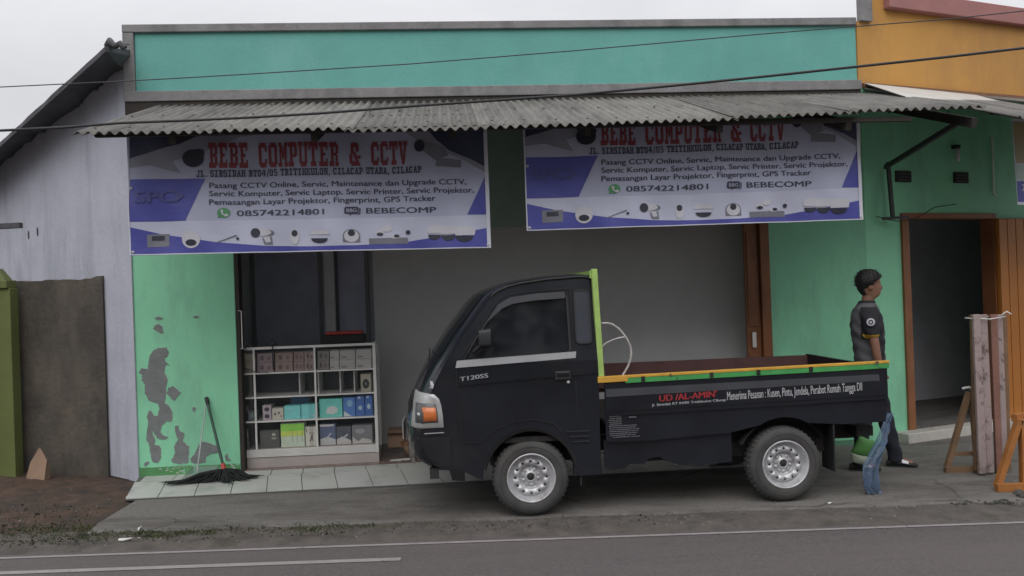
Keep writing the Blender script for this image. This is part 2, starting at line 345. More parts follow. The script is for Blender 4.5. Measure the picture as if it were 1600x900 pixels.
# slab lettering (wide feet and heads, narrow waists), unit cell 6 x 10
def q(x0, z0, x1, z1): return [(x0, z0), (x1, z0), (x1, z1), (x0, z1)]
SL = {
 'B': [q(0,0,4.6,2), q(0,8,4.6,10), q(1,2,2.6,8), q(2.6,4.4,4.6,5.6), q(4,1,5.6,4.7), q(4,5.3,5.6,9)],
 'E': [q(0,0,5.4,2), q(0,8,5.4,10), q(1,2,2.6,8), q(2.6,4.4,4,5.6), q(4.4,2,5.4,3.2), q(4.4,6.8,5.4,8)],
 'C': [q(1,0,4.8,2), q(1,8,4.8,10), q(.2,1,2,9), q(4.2,1.5,5.4,3.4), q(4.2,6.4,5.4,9)],
 'O': [q(1,0,4.8,2), q(1,8,4.8,10), q(.2,1,1.9,9), q(3.9,1,5.6,9)],
 'M': [q(0,0,2.4,1.8), q(3.8,0,6,1.8), q(0,8.4,2,10), q(4,8.4,6,10), q(.7,1.8,1.8,8.4), q(4.1,1.8,5.3,8.4), [(1.2,9),(2.4,9),(3.4,3),(2.6,3)], [(4.8,9),(3.6,9),(2.8,3),(3.4,3)]],
 'P': [q(0,0,3.4,2), q(0,8,4.8,10), q(1,2,2.6,8), q(2.6,3.8,4.8,5.2), q(4,4.4,5.6,9)],
 'U': [q(0,8.2,2.6,10), q(3.4,8.2,6,10), q(.6,1,2,8.2), q(4,1,5.4,8.2), q(1.2,0,4.8,2)],
 'T': [q(0,8,5.8,10), q(0,6.6,1.1,8), q(4.7,6.6,5.8,8), q(2.1,2,3.7,8), q(1.2,0,4.6,2)],
 'R': [q(0,0,3,2), q(0,8,4.6,10), q(1,2,2.6,8), q(2.6,4.4,4.6,5.6), q(4,5.3,5.6,9), q(3.8,0,5.8,1.6), q(3.9,1.6,5.3,4.6)],
 'V': [q(0,8.2,2.6,10), q(3.4,8.2,6,10), [(.6,8.2),(2.1,8.2),(3.6,0),(2.2,0)], [(5.4,8.2),(4,8.2),(2.6,0),(3.8,0)]],
 '&': [q(1,0,4.4,2), q(1.2,8,4.2,10), q(.2,1,1.7,5), q(1,5.2,2.3,9), q(3.4,6,4.8,9), [(1.6,6),(3,6),(5.8,0),(4.2,0)], q(4,3,5.8,4.4)],
 'J': [q(2,8.2,5.6,10), q(3.2,1,4.6,8.2), q(.6,0,4,1.8), q(.2,1,1.6,3.4)],
 'L': [q(0,0,5.4,1.8), q(0,8.2,3.4,10), q(1,1.8,2.5,8.2), q(4.3,1.8,5.4,3.6)],
 'S': [q(.6,0,5,1.9), q(.8,8.1,5.2,10), q(.2,1,1.4,3.2), q(.3,5.2,1.8,9), q(1,4.4,4.8,6), q(4,1,5.6,5.2), q(4.3,7,5.5,9)],
 'I': [q(.6,0,5,2), q(.6,8,5,10), q(2,2,3.6,8)],
 'D': [q(0,0,4.4,2), q(0,8,4.4,10), q(1,2,2.6,8), q(4,1,5.6,9)],
 'A': [q(0,0,2.6,1.8), q(3.4,0,6,1.8), [(.8,1.8),(2.2,1.8),(3.4,10),(2.2,10)], [(5.2,1.8),(3.8,1.8),(2.6,10),(3.8,10)], q(1.8,3.2,4.2,4.6)],
 'H': [q(0,0,2.6,1.8), q(3.4,0,6,1.8), q(0,8.2,2.6,10), q(3.4,8.2,6,10), q(.7,1.8,2.1,8.2), q(3.9,1.8,5.3,8.2), q(2,4.3,4,5.8)],
 'K': [q(0,0,2.6,1.8), q(3.6,0,6,1.8), q(0,8.2,2.6,10), q(3.6,8.2,6,10), q(.7,1.8,2.1,8.2), [(2,4.2),(3.2,5.4),(5.3,8.4),(4,8.4)], [(2.4,5.2),(3.4,5.6),(5.4,1.6),(4.2,1.6)]],
 'N': [q(0,0,2.4,1.8), q(0,8.2,2.2,10), q(3.6,8.2,6,10), q(.6,1.8,1.7,8.2), q(4.3,0,5.4,8.2), [(1.2,9.6),(2.6,9.6),(5.2,0),(3.9,0)]],
 '0': [q(1,0,4.6,1.8), q(1,8.2,4.6,10), q(.3,1,1.8,9), q(3.8,1,5.3,9)],
 '4': [q(3.2,0,4.8,10), q(.2,2.8,5.8,4.4), [(.2,4.4),(1.6,4.4),(3.8,10),(2.6,10)]],
 '5': [q(.4,0,4.6,1.8), q(.6,8.2,5,10), q(.6,5,1.9,8.2), q(1.6,4.6,4.6,6.2), q(3.9,1,5.3,5.4)],
 '/': [[(.6,-1),(2,-1),(5,10.6),(3.8,10.6)]],
 '.': [q(.8,0,2.6,1.9)], ',': [[(.8,1.8),(2.6,1.8),(1.8,-1.8),(.8,-1.8)]]}
def slab_text(mb, txt, x0, z0, x1, z1, cap, y):
    W_ = {'.': 3.2, ',': 3.2, ' ': 4.0, '/': 5.4}; tot = sum(W_.get(c, 6.5) for c in txt)-.5; k = (x1-x0)/tot; x = 0; sh = (z1-z0)/(x1-x0); j = 0
    for c in txt:
        for qd in SL.get(c, []):
            j += 1; mb.poly([(x0+(x+a)*k, y-.00025*(j % 9), z0+b*cap/10+(x+a)*k*sh) for a, b in qd])
        x += W_.get(c, 6.5)

# ================================================================== GROUND
struct('ground', MB().poly([(-500,-500,-.05),(500,-500,-.05),(500,500,-.05),(-500,500,-.05)]), earth)
rd = MB(); rd.poly([(-300,-2.2,-.03),(300,-2.2,-.03),(300,6.12,-.03),(-300,6.12,-.03)]); struct('road', rd, asphalt)
el = MB(); ya = onZ(800, 843, -.026).y
el.poly([(-60,ya-.035,-.026),(60,ya-.035,-.026),(60,ya+.006,-.026),(-60,ya+.006,-.026)])
dx1 = onZ(627, 871, -.026).x; yb = onZ(400, 881, -.026).y
dsh = MB()
for k in range(-3, 3):
    x1 = dx1 - k*8; dsh.poly([(x1-3.2 if k else x1-3.2, yb-.035, -.026), (x1, yb-.035, -.026), (x1, yb+.03, -.026), (x1-3.2, yb+.03, -.026)])
struct('road_edge_line', el, linep)
struct('road_dashed_line', dsh, linep)
APY = 6.47          # front edge of the concrete apron
def grid(x0, x1, y0, y1, nx, ny, zf):
    g = MB(); vs = []; fs = []
    for j in range(ny+1):
        for i in range(nx+1):
            x = x0+(x1-x0)*i/nx; y = y0+(y1-y0)*j/ny; vs.append((x, y, zf(x, y)))
    for j in range(ny):
        for i in range(nx): a = j*(nx+1)+i; fs.append((a, a+1, a+nx+2, a+nx+1))
    return g.add(vs, fs, True)
struct('verge', grid(-14, 12, 6.04, 6.56, 520, 14, lambda x, y: -.034+.022*min(1, max(0, (y-6.04)/.12))+.007*fbm(x, y, 2.2)*min(1, (y-6.04)/.2)), verge)
def soilz(x, y):
    e = min(1, max(0, (y-6.3)/.5)); return -.03+e*(.03+.035*fbm(x, y, .9)+.018*fbm(x, y, 4)+.007*fbm(y, x, 9))+.05*max(0, (y-8))+(.05*max(0, -4.2-x) if y > 6.6 else 0)*e
EX0 = onZ(140, 830, 0); EX1 = onZ(200, 778, .015)      # left edge of the apron
def soil_clip(x, y): return soilz(x, y)
sg = MB(); vs = []; fs = []; nx, ny = 110, 90
for j in range(ny+1):
    y = 6.32+(11.5-6.32)*j/ny
    xr = EX0.x+(EX1.x-EX0.x)*(y-EX0.y)/(EX1.y-EX0.y)+.06 if y < 8.4 else -3.6-(y-8.4)*1.1
    for i in range(nx+1):
        x = -9+(xr+9)*i/nx; vs.append((x, y, soilz(x, y)*(1 if i < nx else .2)-(.03 if i == nx else 0)))
for j in range(ny):
    for i in range(nx): a = j*(nx+1)+i; fs.append((a, a+1, a+nx+2, a+nx+1))
struct('soil_patch', sg.add(vs, fs, True), soil)
# concrete apron: one slab, worn front lip
ap = MB(); top = []; NA = 110
for i in range(NA+1):
    x = EX0.x+(9-EX0.x)*i/NA; yf = APY+.018*fbm(x*2, 0, 1.3)-.02*(x > 0)*min(1, x/4)-.03*(i == 0)
    top.append((x, yf))
bk = [(EX0.x+(EX1.x-EX0.x)*(7.6-EX0.y)/(EX1.y-EX0.y), 7.6)]
vs = []
for i, (x, y) in enumerate(top):
    xb = bk[0][0]+(9-bk[0][0])*i/NA
    vs += [(x, y+.0, -.04), (x, y+.012, -.006), (x, y+.05, .0), (x*.75+xb*.25, 6.75, .002), (xb, 10.2, .006)]
fs = [(i*5+k, (i+1)*5+k, (i+1)*5+k+1, i*5+k+1) for i in range(NA) for k in range(4)]
ap.add(vs, fs); struct('concrete_apron', ap, conc)
# tiled step in front of the shop: bedding + single tiles (60 x 31 cm) + threshold row
TIL = bpy.data.objects.new('tiled_step', None); COL.objects.link(TIL)
bed_ = MB(); bed_.add([(.165,-.80,.0),(6.45,-.86,.0),(6.45,0,.0),(0,0,.0),(.165,-.80,.014),(6.45,-.86,.014),(6.45,0,.046),(0,0,.046)], [(4,5,6,7),(0,1,5,4),(3,0,4,7)])
bpy.data.objects.remove(TIL)
TIL = solo('tiled_step', bed_, grout, (3, -.4, 0), kind='structure')
tx = .33+.0
def tile(s0, s1, d0, d1, z0, z1, sk0, sk1, parent):
    g = .004; h = .006
    P = [(s0+g, d0+g), (s1-g, d0+g), (s1-g+sk1, d1-g), (s0+g+sk0, d1-g)]; Z = [z0, z0, z1, z1]; j = random.uniform(-.0008, .0012)
    b = MB().add([(x, y, z-.002) for (x, y), z in zip(P, Z)]+[(x, y, z+h+j) for (x, y), z in zip(P, Z)], [(4,5,6,7),(0,1,5,4),(1,2,6,5),(2,3,7,6),(3,0,4,7)])
    return part('tile', b, tilem, parent)
js = [fz(SITE, x, y, .02).x for x, y in ((248.5,775),(301,772),(359,770),(418.7,766),(476,765),(531,763),(583,760),(638,757))]
w = (js[-1]-js[0])/7; s = js[0]; edges = [js[0]-w+.06+w*0]+[js[0]+w*i for i in range(20)]
edges[0] = .165
for i in range(len(edges)-1):
    if edges[i+1] > 6.44: break
    skl = -.11 if i else -.30*.78
    tile(edges[i], edges[i+1], -.80, -.21, .014, .038, skl if i else -.130, -.11, TIL)
for i in range(21):
    a = .08+i*.31
    if a+.31 > 6.5: break
    tile(a, a+.31, -.205, -.0, .038, .046, -.02, -.02, TIL)

# the far side of the road, behind the photographer: verge and an added, unseen row of trees that blocks the low sky
random.seed(77)
barkm = mat('bark', (.10, .075, .055), .95, .3, 6, .6, 30); crownm = mat('tree_leaves', (.045, .075, .03), .7, .4, 3)
for k, (x, y, h) in enumerate(((-22, -11.5, 9.5), (-14, -10.2, 10.5), (-6.5, -11, 9.8), (.8, -10.4, 10.8), (8, -11.2, 10), (15.5, -10.3, 10.6), (23.5, -11.4, 9.6))):
    t = thing('sky_block_tree', '%s added tree from the left, out of view, blocking the low sky' % ('first','second','third','fourth','fifth','sixth','last')[k], 'tree', (x, y, -.04), WORLD, 'added trees blocking the low sky')
    tm = MB().tube([(x, y, -.04), (x+.1, y, 1.5), (x-.1, y+.1, 3.2), (x+.1, y, h*.6)], [.3, .22, .18, .08], 10)
    for a in range(6): aa = a*1.05+k; tm.tube([(x, y, 2+a*.4), (x+1.2*cos(aa), y+1.2*sin(aa), 3.4+a*.5), (x+2.6*cos(aa), y+2.4*sin(aa), 4.6+a*.6)], [.1, .07, .03], 6)
    part('trunk', tm, barkm, t)
    cr_ = MB()
    for _ in range(70):
        a = random.uniform(0, 2*PI); r = 4.0*random.random()**.5; cz = random.uniform(1.0, h-.8); r *= sin(PI*min(.93, max(.3, cz/h)))**.5
        c = Vector((x+r*cos(a), y+r*.8*sin(a), cz))
        for _ in range(26):
            p = c+Vector((random.gauss(0, .6), random.gauss(0, .6), random.gauss(0, .45))); u_ = Vector((random.gauss(0, 1), random.gauss(0, 1), random.gauss(0, 1))).normalized()*.22; v_ = u_.orthogonal().normalized()*.13
            cr_.add([p-u_, p+v_, p+u_, p-v_], [(0,1,2,3)])
    part('crown', cr_, crownm, t)

# weeds, litter and chips along the verge
wv = MB(); random.seed(11)
def tuft(mb, x, y, z, n, h):
    for _ in range(n):
        a = random.uniform(0, 2*PI); l = h*random.uniform(.5, 1.2); w_ = random.uniform(.002, .005); dx, dy = cos(a), sin(a); le = random.uniform(.2, .9)*l
        bx, by = x+random.gauss(0, .02), y+random.gauss(0, .015)
        mb.add([(bx-dy*w_, by+dx*w_, z), (bx+dy*w_, by-dx*w_, z), (bx+dx*le*.5+dy*w_*.7, by+dy*le*.5-dx*w_*.7, z+l*.7), (bx+dx*le, by+dy*le, z+l*.85), (bx+dx*le*.5-dy*w_*.7, by+dy*le*.5+dx*w_*.7, z+l*.7)], [(0,1,2,3,4)])
for _ in range(900):
    px = random.triangular(-60, 700, 120); x = onZ(px, 835, -.01).x; y = random.gauss(6.43, .07) if x > -3.4 else random.uniform(6.25, 6.75)
    tuft(wv, x, min(max(y, 6.2), 6.9 if x < -3.4 else 6.52), -.02, random.randint(3, 7), random.uniform(.010, .034))
for _ in range(60):
    x = random.uniform(-1, 4.5); tuft(wv, x, random.gauss(6.44, .03), -.02, random.randint(2, 4), random.uniform(.01, .025))
tag(solo('weeds', wv, grassm, (-2, 6.4, -.03), WORLD), 'sparse low weeds growing along the front edge of the concrete', 'weeds', kind='stuff')
lv = MB()
for _ in range(1500):
    x = random.uniform(-4.8, -3.3) if random.random() < .8 else random.uniform(-3.4, 1); y = random.triangular(6.15, 7.4, 6.4) if x < -3.45 else random.uniform(6.18, 6.48)
    if x > -3.6 and y > 6.5: continue
    z = (soilz(x, y) if y > 6.35 else -.02)+.008; l = random.uniform(.004, .015); a = random.uniform(0, 6.28); t = random.uniform(-.012, .016)
    lv.add([(x-cos(a)*l, y-sin(a)*l, z), (x-sin(a)*l*.5, y+cos(a)*l*.5, z+t+.004), (x+cos(a)*l, y+sin(a)*l, z+.004), (x+sin(a)*l*.5, y-cos(a)*l*.5, z+.01-t)], [(0,1,2,3)])
tag(solo('leaf_litter', lv, leafm, (-4, 7, -.03), WORLD), 'dead leaves scattered on the reddish soil beside the concrete', 'leaves', kind='stuff')
def chip(mb, x, y, z, r):
    n = 6; rg = [[(x+rr*r*cos(6.283*i/n+k)*random.uniform(.7, 1.2), y+rr*r*sin(6.283*i/n+k)*random.uniform(.6, 1), z+h*r) for i in range(n)] for k, (rr, h) in enumerate(((1, -.3), (.95, .35), (.5, .75)))]
    for rr in rg[1:]: rr
    mb.loft(rg, True, False); mb.poly(rg[-1])
st = MB()
for _ in range(420):
    x = random.uniform(-4.6, 5); y = random.uniform(6.15, 6.5)
    if x < -3.4: y = random.triangular(6.2, 8.2, 6.4)
    chip(st, x, y, (soilz(x, y) if x < -3.4 and y > 6.35 else -.018), random.uniform(.004, .013))
for _ in range(60): chip(st, random.uniform(-3, 5.5), random.uniform(6.5, 7.2), .002, random.uniform(.002, .006))
tag(solo('stone_chips', st, stonem, (0, 6.3, -.03), WORLD), 'small grey stone chips strewn along the dirt verge', 'gravel', kind='stuff')
def crumple(px, py, w, h, lab, ang):
    c = onZ(px, py, 0); b = MB(); n = 9; random.seed(int(px))
    rg = []
    for k in range(5):
        t = k/4; rg.append([((t-.5)*w*cos(ang)+rr*cos(a)*.25*h-(rr*sin(a))*0, (t-.5)*w*sin(ang)*.6+rr*.3*h*sin(a), .01+h*.35+rr*h*.35*sin(a+k)) for a, rr in [(6.283*i/n, random.uniform(.6, 1.2)*(.5+.5*sin(PI*(t*.8+.1)))) for i in range(n)]])
    b.loft(rg, True, False, True).map(lambda v: (v.x+c.x, v.y+c.y, max(v.z-.01, -.004)))
    return solo('litter', b, scrap, (c.x, c.y, 0), WORLD, lab, 'litter')
crumple(219, 829, .035, .05, 'crumpled white scrap standing upright at the edge of the concrete', 1.2)
crumple(203, 844, .16, .03, 'long flat white scrap lying on the weedy verge near the road line', .15)
crumple(1299, 787, .05, .02, 'tiny white scrap on the concrete behind the rear wheel', .1)
crumple(202, 777, .05, .02, 'small white scrap at the corner of the pale tiles', .1)

# ================================================================== SHOP BUILDING
SH = thing('shop_building', 'single storey shop with teal parapet, mint pillars, open front and corrugated awning', 'shop', (3.78, 0, 0))
T0 = .16
PB = 3.84; PT = 4.53      # parapet
wl = MB(); wl.box(0, .99, 0, T0, 0, 3.80); wl.box(6.5, 7.56, 0, T0, 0, 3.80)
wall = part('wall', wl, mint, SH, bev=.006)
lt = MB().box(.99, 6.5, .003, T0-.004, 2.43, 3.798); part('lintel_wall', lt, darkgreen, SH, 'dull green wall above the shop opening')  # duller, greyer green than the mint walls beside it
part('side_wall', MB().box(0, .14, T0, 9, 0, 4.4).box(7.42, 7.56, T0, 9, 0, 4.4).box(.14, 7.42, 8.86, 9, 0, 4.4), rawconc, SH)
part('roof_slab', MB().box(.14, 7.42, T0+.01, 8.85, 3.55, 3.66), rawconc, SH)
# parapet: teal panel with a raised concrete frame
part('parapet_panel', MB().box(.10, 7.53, .0, T0, PB+.005, PT-.06), teal, SH)
part('frame_band', MB().box(-.012, 7.53, -.035, T0+.02, PT-.075, PT+.005).box(-.012, .095, -.03, T0+.01, PB+.03, PT-.0755).box(-.012, 7.56, -.045, T0+.01, PB-.075, PB+.03), rawconc, SH, bev=.008)
part('skirting', MB().add([(-.006,-.006,.04),(.985,-.006,.04),(.985,-.006,.135),(.7,-.006,.13),(.45,-.006,.14),(.2,-.006,.135),(-.006,-.006,.14),(-.006,.05,.04),(-.006,.05,.14)], [(0,1,2,3,4,5,6),(7,0,6,8)]), deepg, SH)
# peeled patches on the left pillar (outlines read off the photo)
def z2(x, y): return (x/3.75, 380+y/3.75)
def z3(x, y): return (x/3.215, 620+y/3.215)
P1 = [z2(*p) for p in [(890,640),(905,622),(935,613),(975,612),(988,640),(984,662),(965,672),(975,700),(995,718),(972,712),(962,760),(982,790),(974,850),(972,900)]]+\
     [z3(*p) for p in [(830,12),(826,32),(850,45),(866,80),(862,127),(838,122),(812,148),(806,178),(820,192),(842,200),(836,214),(795,212),(776,190),(769,165),(766,186),(780,215),(776,243),(798,245),(811,262),(807,312),(790,335),(764,325),(758,290),(749,240),(735,212),(745,130),(739,92),(754,66),(772,92),(791,96),(801,62),(796,34),(748,18)]]+\
     [z2(*p) for p in [(850,880),(850,830),(830,800),(835,770),(812,757),(832,733),(868,737),(874,670)]]
P2 = [z2(*p) for p in [(985,850),(1010,835),(1032,852),(1060,875),(1020,925),(1000,905),(980,880)]]
P3 = [z3(*p) for p in [(880,147),(895,144),(905,172),(928,185),(916,224),(950,250),(948,331),(905,336),(868,332),(862,320),(880,280),(874,250),(895,217),(882,182)]]
P4 = [z3(*p) for p in [(1000,240),(1020,224),(1052,234),(1078,243),(1100,248),(1104,280),(1060,285),(1035,300),(1032,330),(1000,336),(960,332),(955,312),(975,290),(990,262)]]
P5 = [z2(*p) for p in [(905,440),(925,430),(955,436),(948,447),(915,450)]]
P6 = [z2(*p) for p in [(898,505),(905,482),(930,474),(950,488),(957,530),(930,522),(912,510)]]
P7 = [z3(*p) for p in [(965,58),(975,48),(985,60),(978,74),(966,72)]]
P8 = [z3(*p) for p in [(722,335),(746,322),(750,332),(730,352)]]
P9 = [z3(*p) for p in [(1130,300),(1142,284),(1146,305),(1160,322),(1135,324)]]
P10 = [z2(*p) for p in [(1125,432),(1150,424),(1172,432),(1150,440)]]
def rough(pl, amp=.004, sub=4):
    o = []
    for i, a in enumerate(pl):
        b = pl[(i+1) % len(pl)]
        for k in range(sub):
            t = k/sub; o.append((a[0]+(b[0]-a[0])*t+random.uniform(-amp, amp), a[1]+(b[1]-a[1])*t+random.uniform(-amp, amp)))
    return o
random.seed(5)
for pl in (P1, P2, P3, P4, P5, P6, P7, P8, P9, P10):
    pts = [(max(.012, min(.975, p.x)), p.z) for p in (fp(SITE, x, y, 0) for x, y in pl)]
    rp_ = rough(pts, .005, 5); cxx = sum(p_[0] for p_ in rp_)/len(rp_); czz = sum(p_[1] for p_ in rp_)/len(rp_)
    pt_ = part('bare_plaster_patch', plate(rp_, (), .004, -.0035), plaster, SH, 'bare grey plaster where the mint paint has peeled')
    part('chipped_rim', plate([(min(.98, p_[0]+random.uniform(.0, .007)), p_[1]+random.uniform(.0, .008)) for p_ in rp_], (), .002, -.0018), mat('chipped_undercoat', (.40, .58, .47), .8), pt_)
random.seed(14)
ck = MB()
for _ in range(70):
    x = random.uniform(.2, .95); z = random.uniform(.07, .135)+(.0 if x > .35 else .0); r = random.uniform(.003, .012)
    ck.poly([(x+r*1.6*cos(a), -.0075-.0001*(_ % 7), z+r*.7*sin(a)) for a in sorted(random.uniform(0, 6.28) for _k in range(6))])
part('paint_flake', ck, mat('pale_flake', (.45, .52, .46), .8), SH, 'pale chips along the green skirting', kind='stuff')
# shop interior
PX0 = fp(SITE, 585, 480, 1.15).x
part('interior_floor', MB().box(.99, 7.42, .0, 3.2, .0, .058), floorin, SH)
part('back_wall', MB().box(.14, PX0, 1.4, 1.5, .058, 3.5).box(PX0, PX0+.1, 1.22, 1.4, .058, 3.5), innerd, SH)
part('partition_wall', MB().add([(PX0,1.15,.058),(7.41,.30,.058),(7.41,.36,.058),(PX0,1.21,.058),(PX0,1.15,3.5),(7.41,.30,3.5),(7.41,.36,3.5),(PX0,1.21,3.5)], [(0,3,2,1),(4,5,6,7),(0,1,5,4),(1,2,6,5),(2,3,7,6),(3,0,4,7)]), inner, SH)
part('ceiling', MB().box(.14, 7.4, T0, 8.7, 3.5, 3.52), innerd, SH)
for a, b, c, d in ((396, 505, 432, 520), (526, 578, 432, 520)):
    x0 = fp(SITE, a, 500, 1.37).x; x1 = fp(SITE, b, 500, 1.37).x
    f_ = part('interior_window', MB().box(x0, x1, 1.34, 1.399, .9, 2.5), mat('interior_frame', (.30, .30, .33), .7), SH)
    part('pane', MB().box(x0+.04, x1-.04, 1.325, 1.337, .94, 2.46), mat('pale_pane', (.52, .54, .66), .5), f_)  # even pale blue-grey pane, lighter than its frame
xa = fp(SITE, 508, 450, 1.2).x; xb = fp(SITE, 523, 450, 1.2).x
part('interior_post', MB().box(xa, xb, 1.15, 1.22, .058, 3.45), inner, SH, 'pale post standing inside the shop')
# timber door post at the right of the opening
jb = part('door_post', MB().box(6.40, 6.497, -.02, .14, .05, 2.43), doorw, SH, bev=.004)
fd = part('folding_door_panel', MB().box(6.245, 6.395, .03, .075, .06, 2.42).box(6.265, 6.375, .018, .03, .2, 1.0).box(6.265, 6.375, .018, .03, 1.3, 2.3), doorw, SH, 'brown folded wooden door at the right of the opening', bev=.003)
part('handle', MB().box(6.29, 6.33, .0, .012, 1.08, 1.24), alum, fd)
part('left_door_post', MB().box(.992, 1.03, -.0, .14, .05, 2.43), timber, SH)
part('bolt_frame', MB().tube([(1.035, -.01, 1.28), (1.05, -.01, 1.28), (1.05, -.01, 1.66), (1.02, -.01, 1.66)], .006, 6), alum, SH)

# awning: timber frame with single corrugated sheets
ZW, ZF, OV = 3.73, 3.09, 1.92
AW = MB()
for s in [1.0+i*1.10 for i in range(7)]: AW.beam((s, .0, ZW-.10), (s, -OV+.10, ZF-.045), .05, .08)
for k in range(3):
    d = .25+k*.78; z = ZW-(ZW-ZF)*d/OV-.037; AW.beam((.42, -d, z), (7.05, -d, z), .045, .035)
awn = part('awning', MB().box(.40, 7.6, -.035, -.002, ZW-.16, ZW-.08), timber, SH); part('rafter', AW, timber, awn)
PITCHC = .079
def corr(s0, s1, d0, d1, z0, z1, amp=.0145, th=.006, pitch=PITCHC, tw=(0, 0), nl=7):
    n = max(4, int(round((s1-s0)/pitch*9))); vs = []; fs = []
    for k in range(nl):
        t = k/(nl-1)
        for i in range(n+1):
            s = s0+(s1-s0)*i/n; z = z0+(z1-z0)*t+amp*sin(2*PI*s/pitch)+tw[0]*t+tw[1]*t*(i/n)
            vs.append((s, d0+(d1-d0)*t, z)); 
    m_ = len(vs); vs += [(x, y, z-th) for x, y, z in vs]
    for k in range(nl-1):
        for i in range(n): a = k*(n+1)+i; fs += [(a, a+n+1, a+n+2, a+1), (m_+a, m_+a+1, m_+a+n+2, m_+a+n+1)]
    a = (nl-1)*(n+1)
    for i in range(n): fs += [(a+i, m_+a+i, m_+a+i+1, a+i+1), (i, i+1, m_+i+1, m_+i)]
    for k in range(nl-1): a = k*(n+1); fs += [(a, m_+a, m_+a+n+1, a+n+1)]; a += n; fs += [(a, a+n+1, m_+a+n+1, m_+a)]
    return MB().add(vs, fs, True)
S0, S1 = .30, 7.62; sheets = [S0, 1.34, 2.36, 3.40, 4.42, 5.46, 6.48, S1]
lens = [1.93, 1.95, 2.02, 2.0, 1.93, 1.92, 1.88]
random.seed(3)
for i in range(7):
    L_ = lens[i]; zf = ZW-(ZW-ZF)*L_/OV
    sh = part('corrugated_sheet', corr(sheets[i], sheets[i+1]+.06, .0, -L_, ZW+.0+.004*(i % 2), zf+.004*(i % 2)+[.0, 0, -.012, -.012, .0, .02, .05][i], tw=(0, [-.01, -.006, 0, .012, .012, .02, .02][i])), asb, awn)
    sh.data.materials[0] = asbs[(i*2) % 3]
    for k_ in range(4):
        for d_ in (.25, 1.03, 1.81): part('roofing_nail', MB().lathe([(0, .008), (.009, .006), (.012, 0)], (sheets[i]+.12+k_*.26, -d_, ZW-(ZW-ZF)*d_/OV+.018), 'z', 6), metald, sh)
# ridge flashing under the concrete band
part('flashing', MB().box(-.005, 7.55, -.03, -.001, ZW-.16, PB-.078), timber, SH)
# brace + pipe at the right end
BRC = MB(); p0 = fp(SITE, 1381, 262, 0); p1 = fp(SITE, 1500, 190, -1.55)
BRC.beam((p0.x, -.03, p0.z), (p1.x, -1.55, p1.z), .035, .045)
BRC.beam((p0.x+.02, -.05, p0.z+.05), (p0.x+.05, -.05, 2.40), .035, .035); BRC.beam((p0.x-.06, -.05, 2.39), (p0.x+.22, -.05, 2.40), .025, .03)
part('brace_bar', BRC, metald, SH)

# ================================================================== RIGHT NEIGHBOUR
NB = thing('neighbour_building', 'neighbouring house with orange upper wall above a green wall and open brown doorway', 'house', (3, 0, 0), RIGHT)
DL, DR, DT = .50, 1.97, 2.40
nw = MB().box(.0, DL, .0, .16, 0, 3.80).box(DL, DR+.02, .0, .16, DT+.06, 3.80).box(DR+.02, 9, 0, .16, 0, 3.80)
part('lower_wall', nw, mint, NB)
part('upper_wall', MB().box(-.02, .16, -.005, .16, 3.84, 4.50).box(.1605, 9, -.005, .16, 3.84, 4.66).box(.1605, .37, -.005, .10, 4.6605, 5.9), orange, NB)
part('ledge', MB().box(.03, 9, -.05, .16, 3.79, 3.838), brownl, NB)
part('coping', MB().box(.372, 9, -.09, .20, 4.662, 4.86), pink, NB, 'faded red coping along the orange wall top', bev=.01)
part('grey_pilaster', MB().box(.01, .16, -.05, .02, 4.501, 5.9), rawconc, NB)
part('side_wall', MB().box(8.85, 9, .165, 7, 0, 4.6).box(.2, 8.8, 6.8, 7, 0, 4.6), rawconc, NB)
part('ceiling', MB().box(.1, 8.8, .17, 6.7, 3.0, 3.05), innerd, NB)
part('room_wall', MB().box(.1, 8.8, 1.6, 1.7, .09, 3.0), mat('dim_room_wall', (.60, .59, .64), .85), NB)
part('room_floor', MB().box(.1, 8.8, .165, 3.0, .0, .09), conc, NB)
part('door_jamb', MB().box(DL, DL+.10, -.03, .14, .05, DT+.06).box(DR-.06, DR, -.03, .14, .05, DT+.06).box(DL+.10, DR-.06, -.028, .14, DT, DT+.06), doorw, NB, bev=.004)
dlf = part('door_leaf', MB().box(DR-.045, DR+.80, -.075, -.035, .10, DT-.0), doorl, NB, 'orange varnished door leaf folded open against the wall', bev=.004)
for k in range(6): part('board', MB().box(DR-.042+k*.14, DR+.088+k*.14, -.087, -.076, .11, DT-.01), doorl, dlf, bev=.004)
part('step', MB().box(.30, 4.5, -.19, -.0, .0, .105), mat('white_step_paint', (.52, .50, .46), .7, .1, 6, .2, 30, dirt=(.25, .23, .2), dscale=5), NB, bev=.008)
p = fp(RIGHT, 1497, 240, -.06); 
lb = thing('wall_lamp', 'small unlit white tube lamp high on the dark wall above the doorway', 'lamp', (p.x, -.02, p.z-.1), RIGHT)
part('tube', MB().lathe([(.0, -.085), (.022, -.08), (.024, 0), (.022, .06), (.0, .065)], (p.x, -.055, p.z), 'z', 12), bpale, lb)
part('holder', MB().box(p.x-.03, p.x+.03, -.07, -.0, p.z+.06, p.z+.10), plasticb, lb)
for i, (x, y) in enumerate(((1410, 276), (1500, 278))):
    p = fp(RIGHT, x, y, 0); v = part('vent', MB().box(p.x-.11, p.x+.11, -.02, .0, p.z-.06, p.z+.06), timber, NB)
    for k in range(3): part('louvre', MB().box(p.x-.10, p.x+.10, -.032, -.021, p.z-.05+k*.035, p.z-.03+k*.035), metald, v)
p1 = fp(RIGHT, 1551, 215, -.03); p2 = fp(RIGHT, 1553, 305, -.03)
part('conduit', MB().tube([(p1.x, -.02, p1.z), (p1.x, -.02, p2.z+.03), (p1.x+.04, -.02, p2.z)], .011, 8), alum, NB)
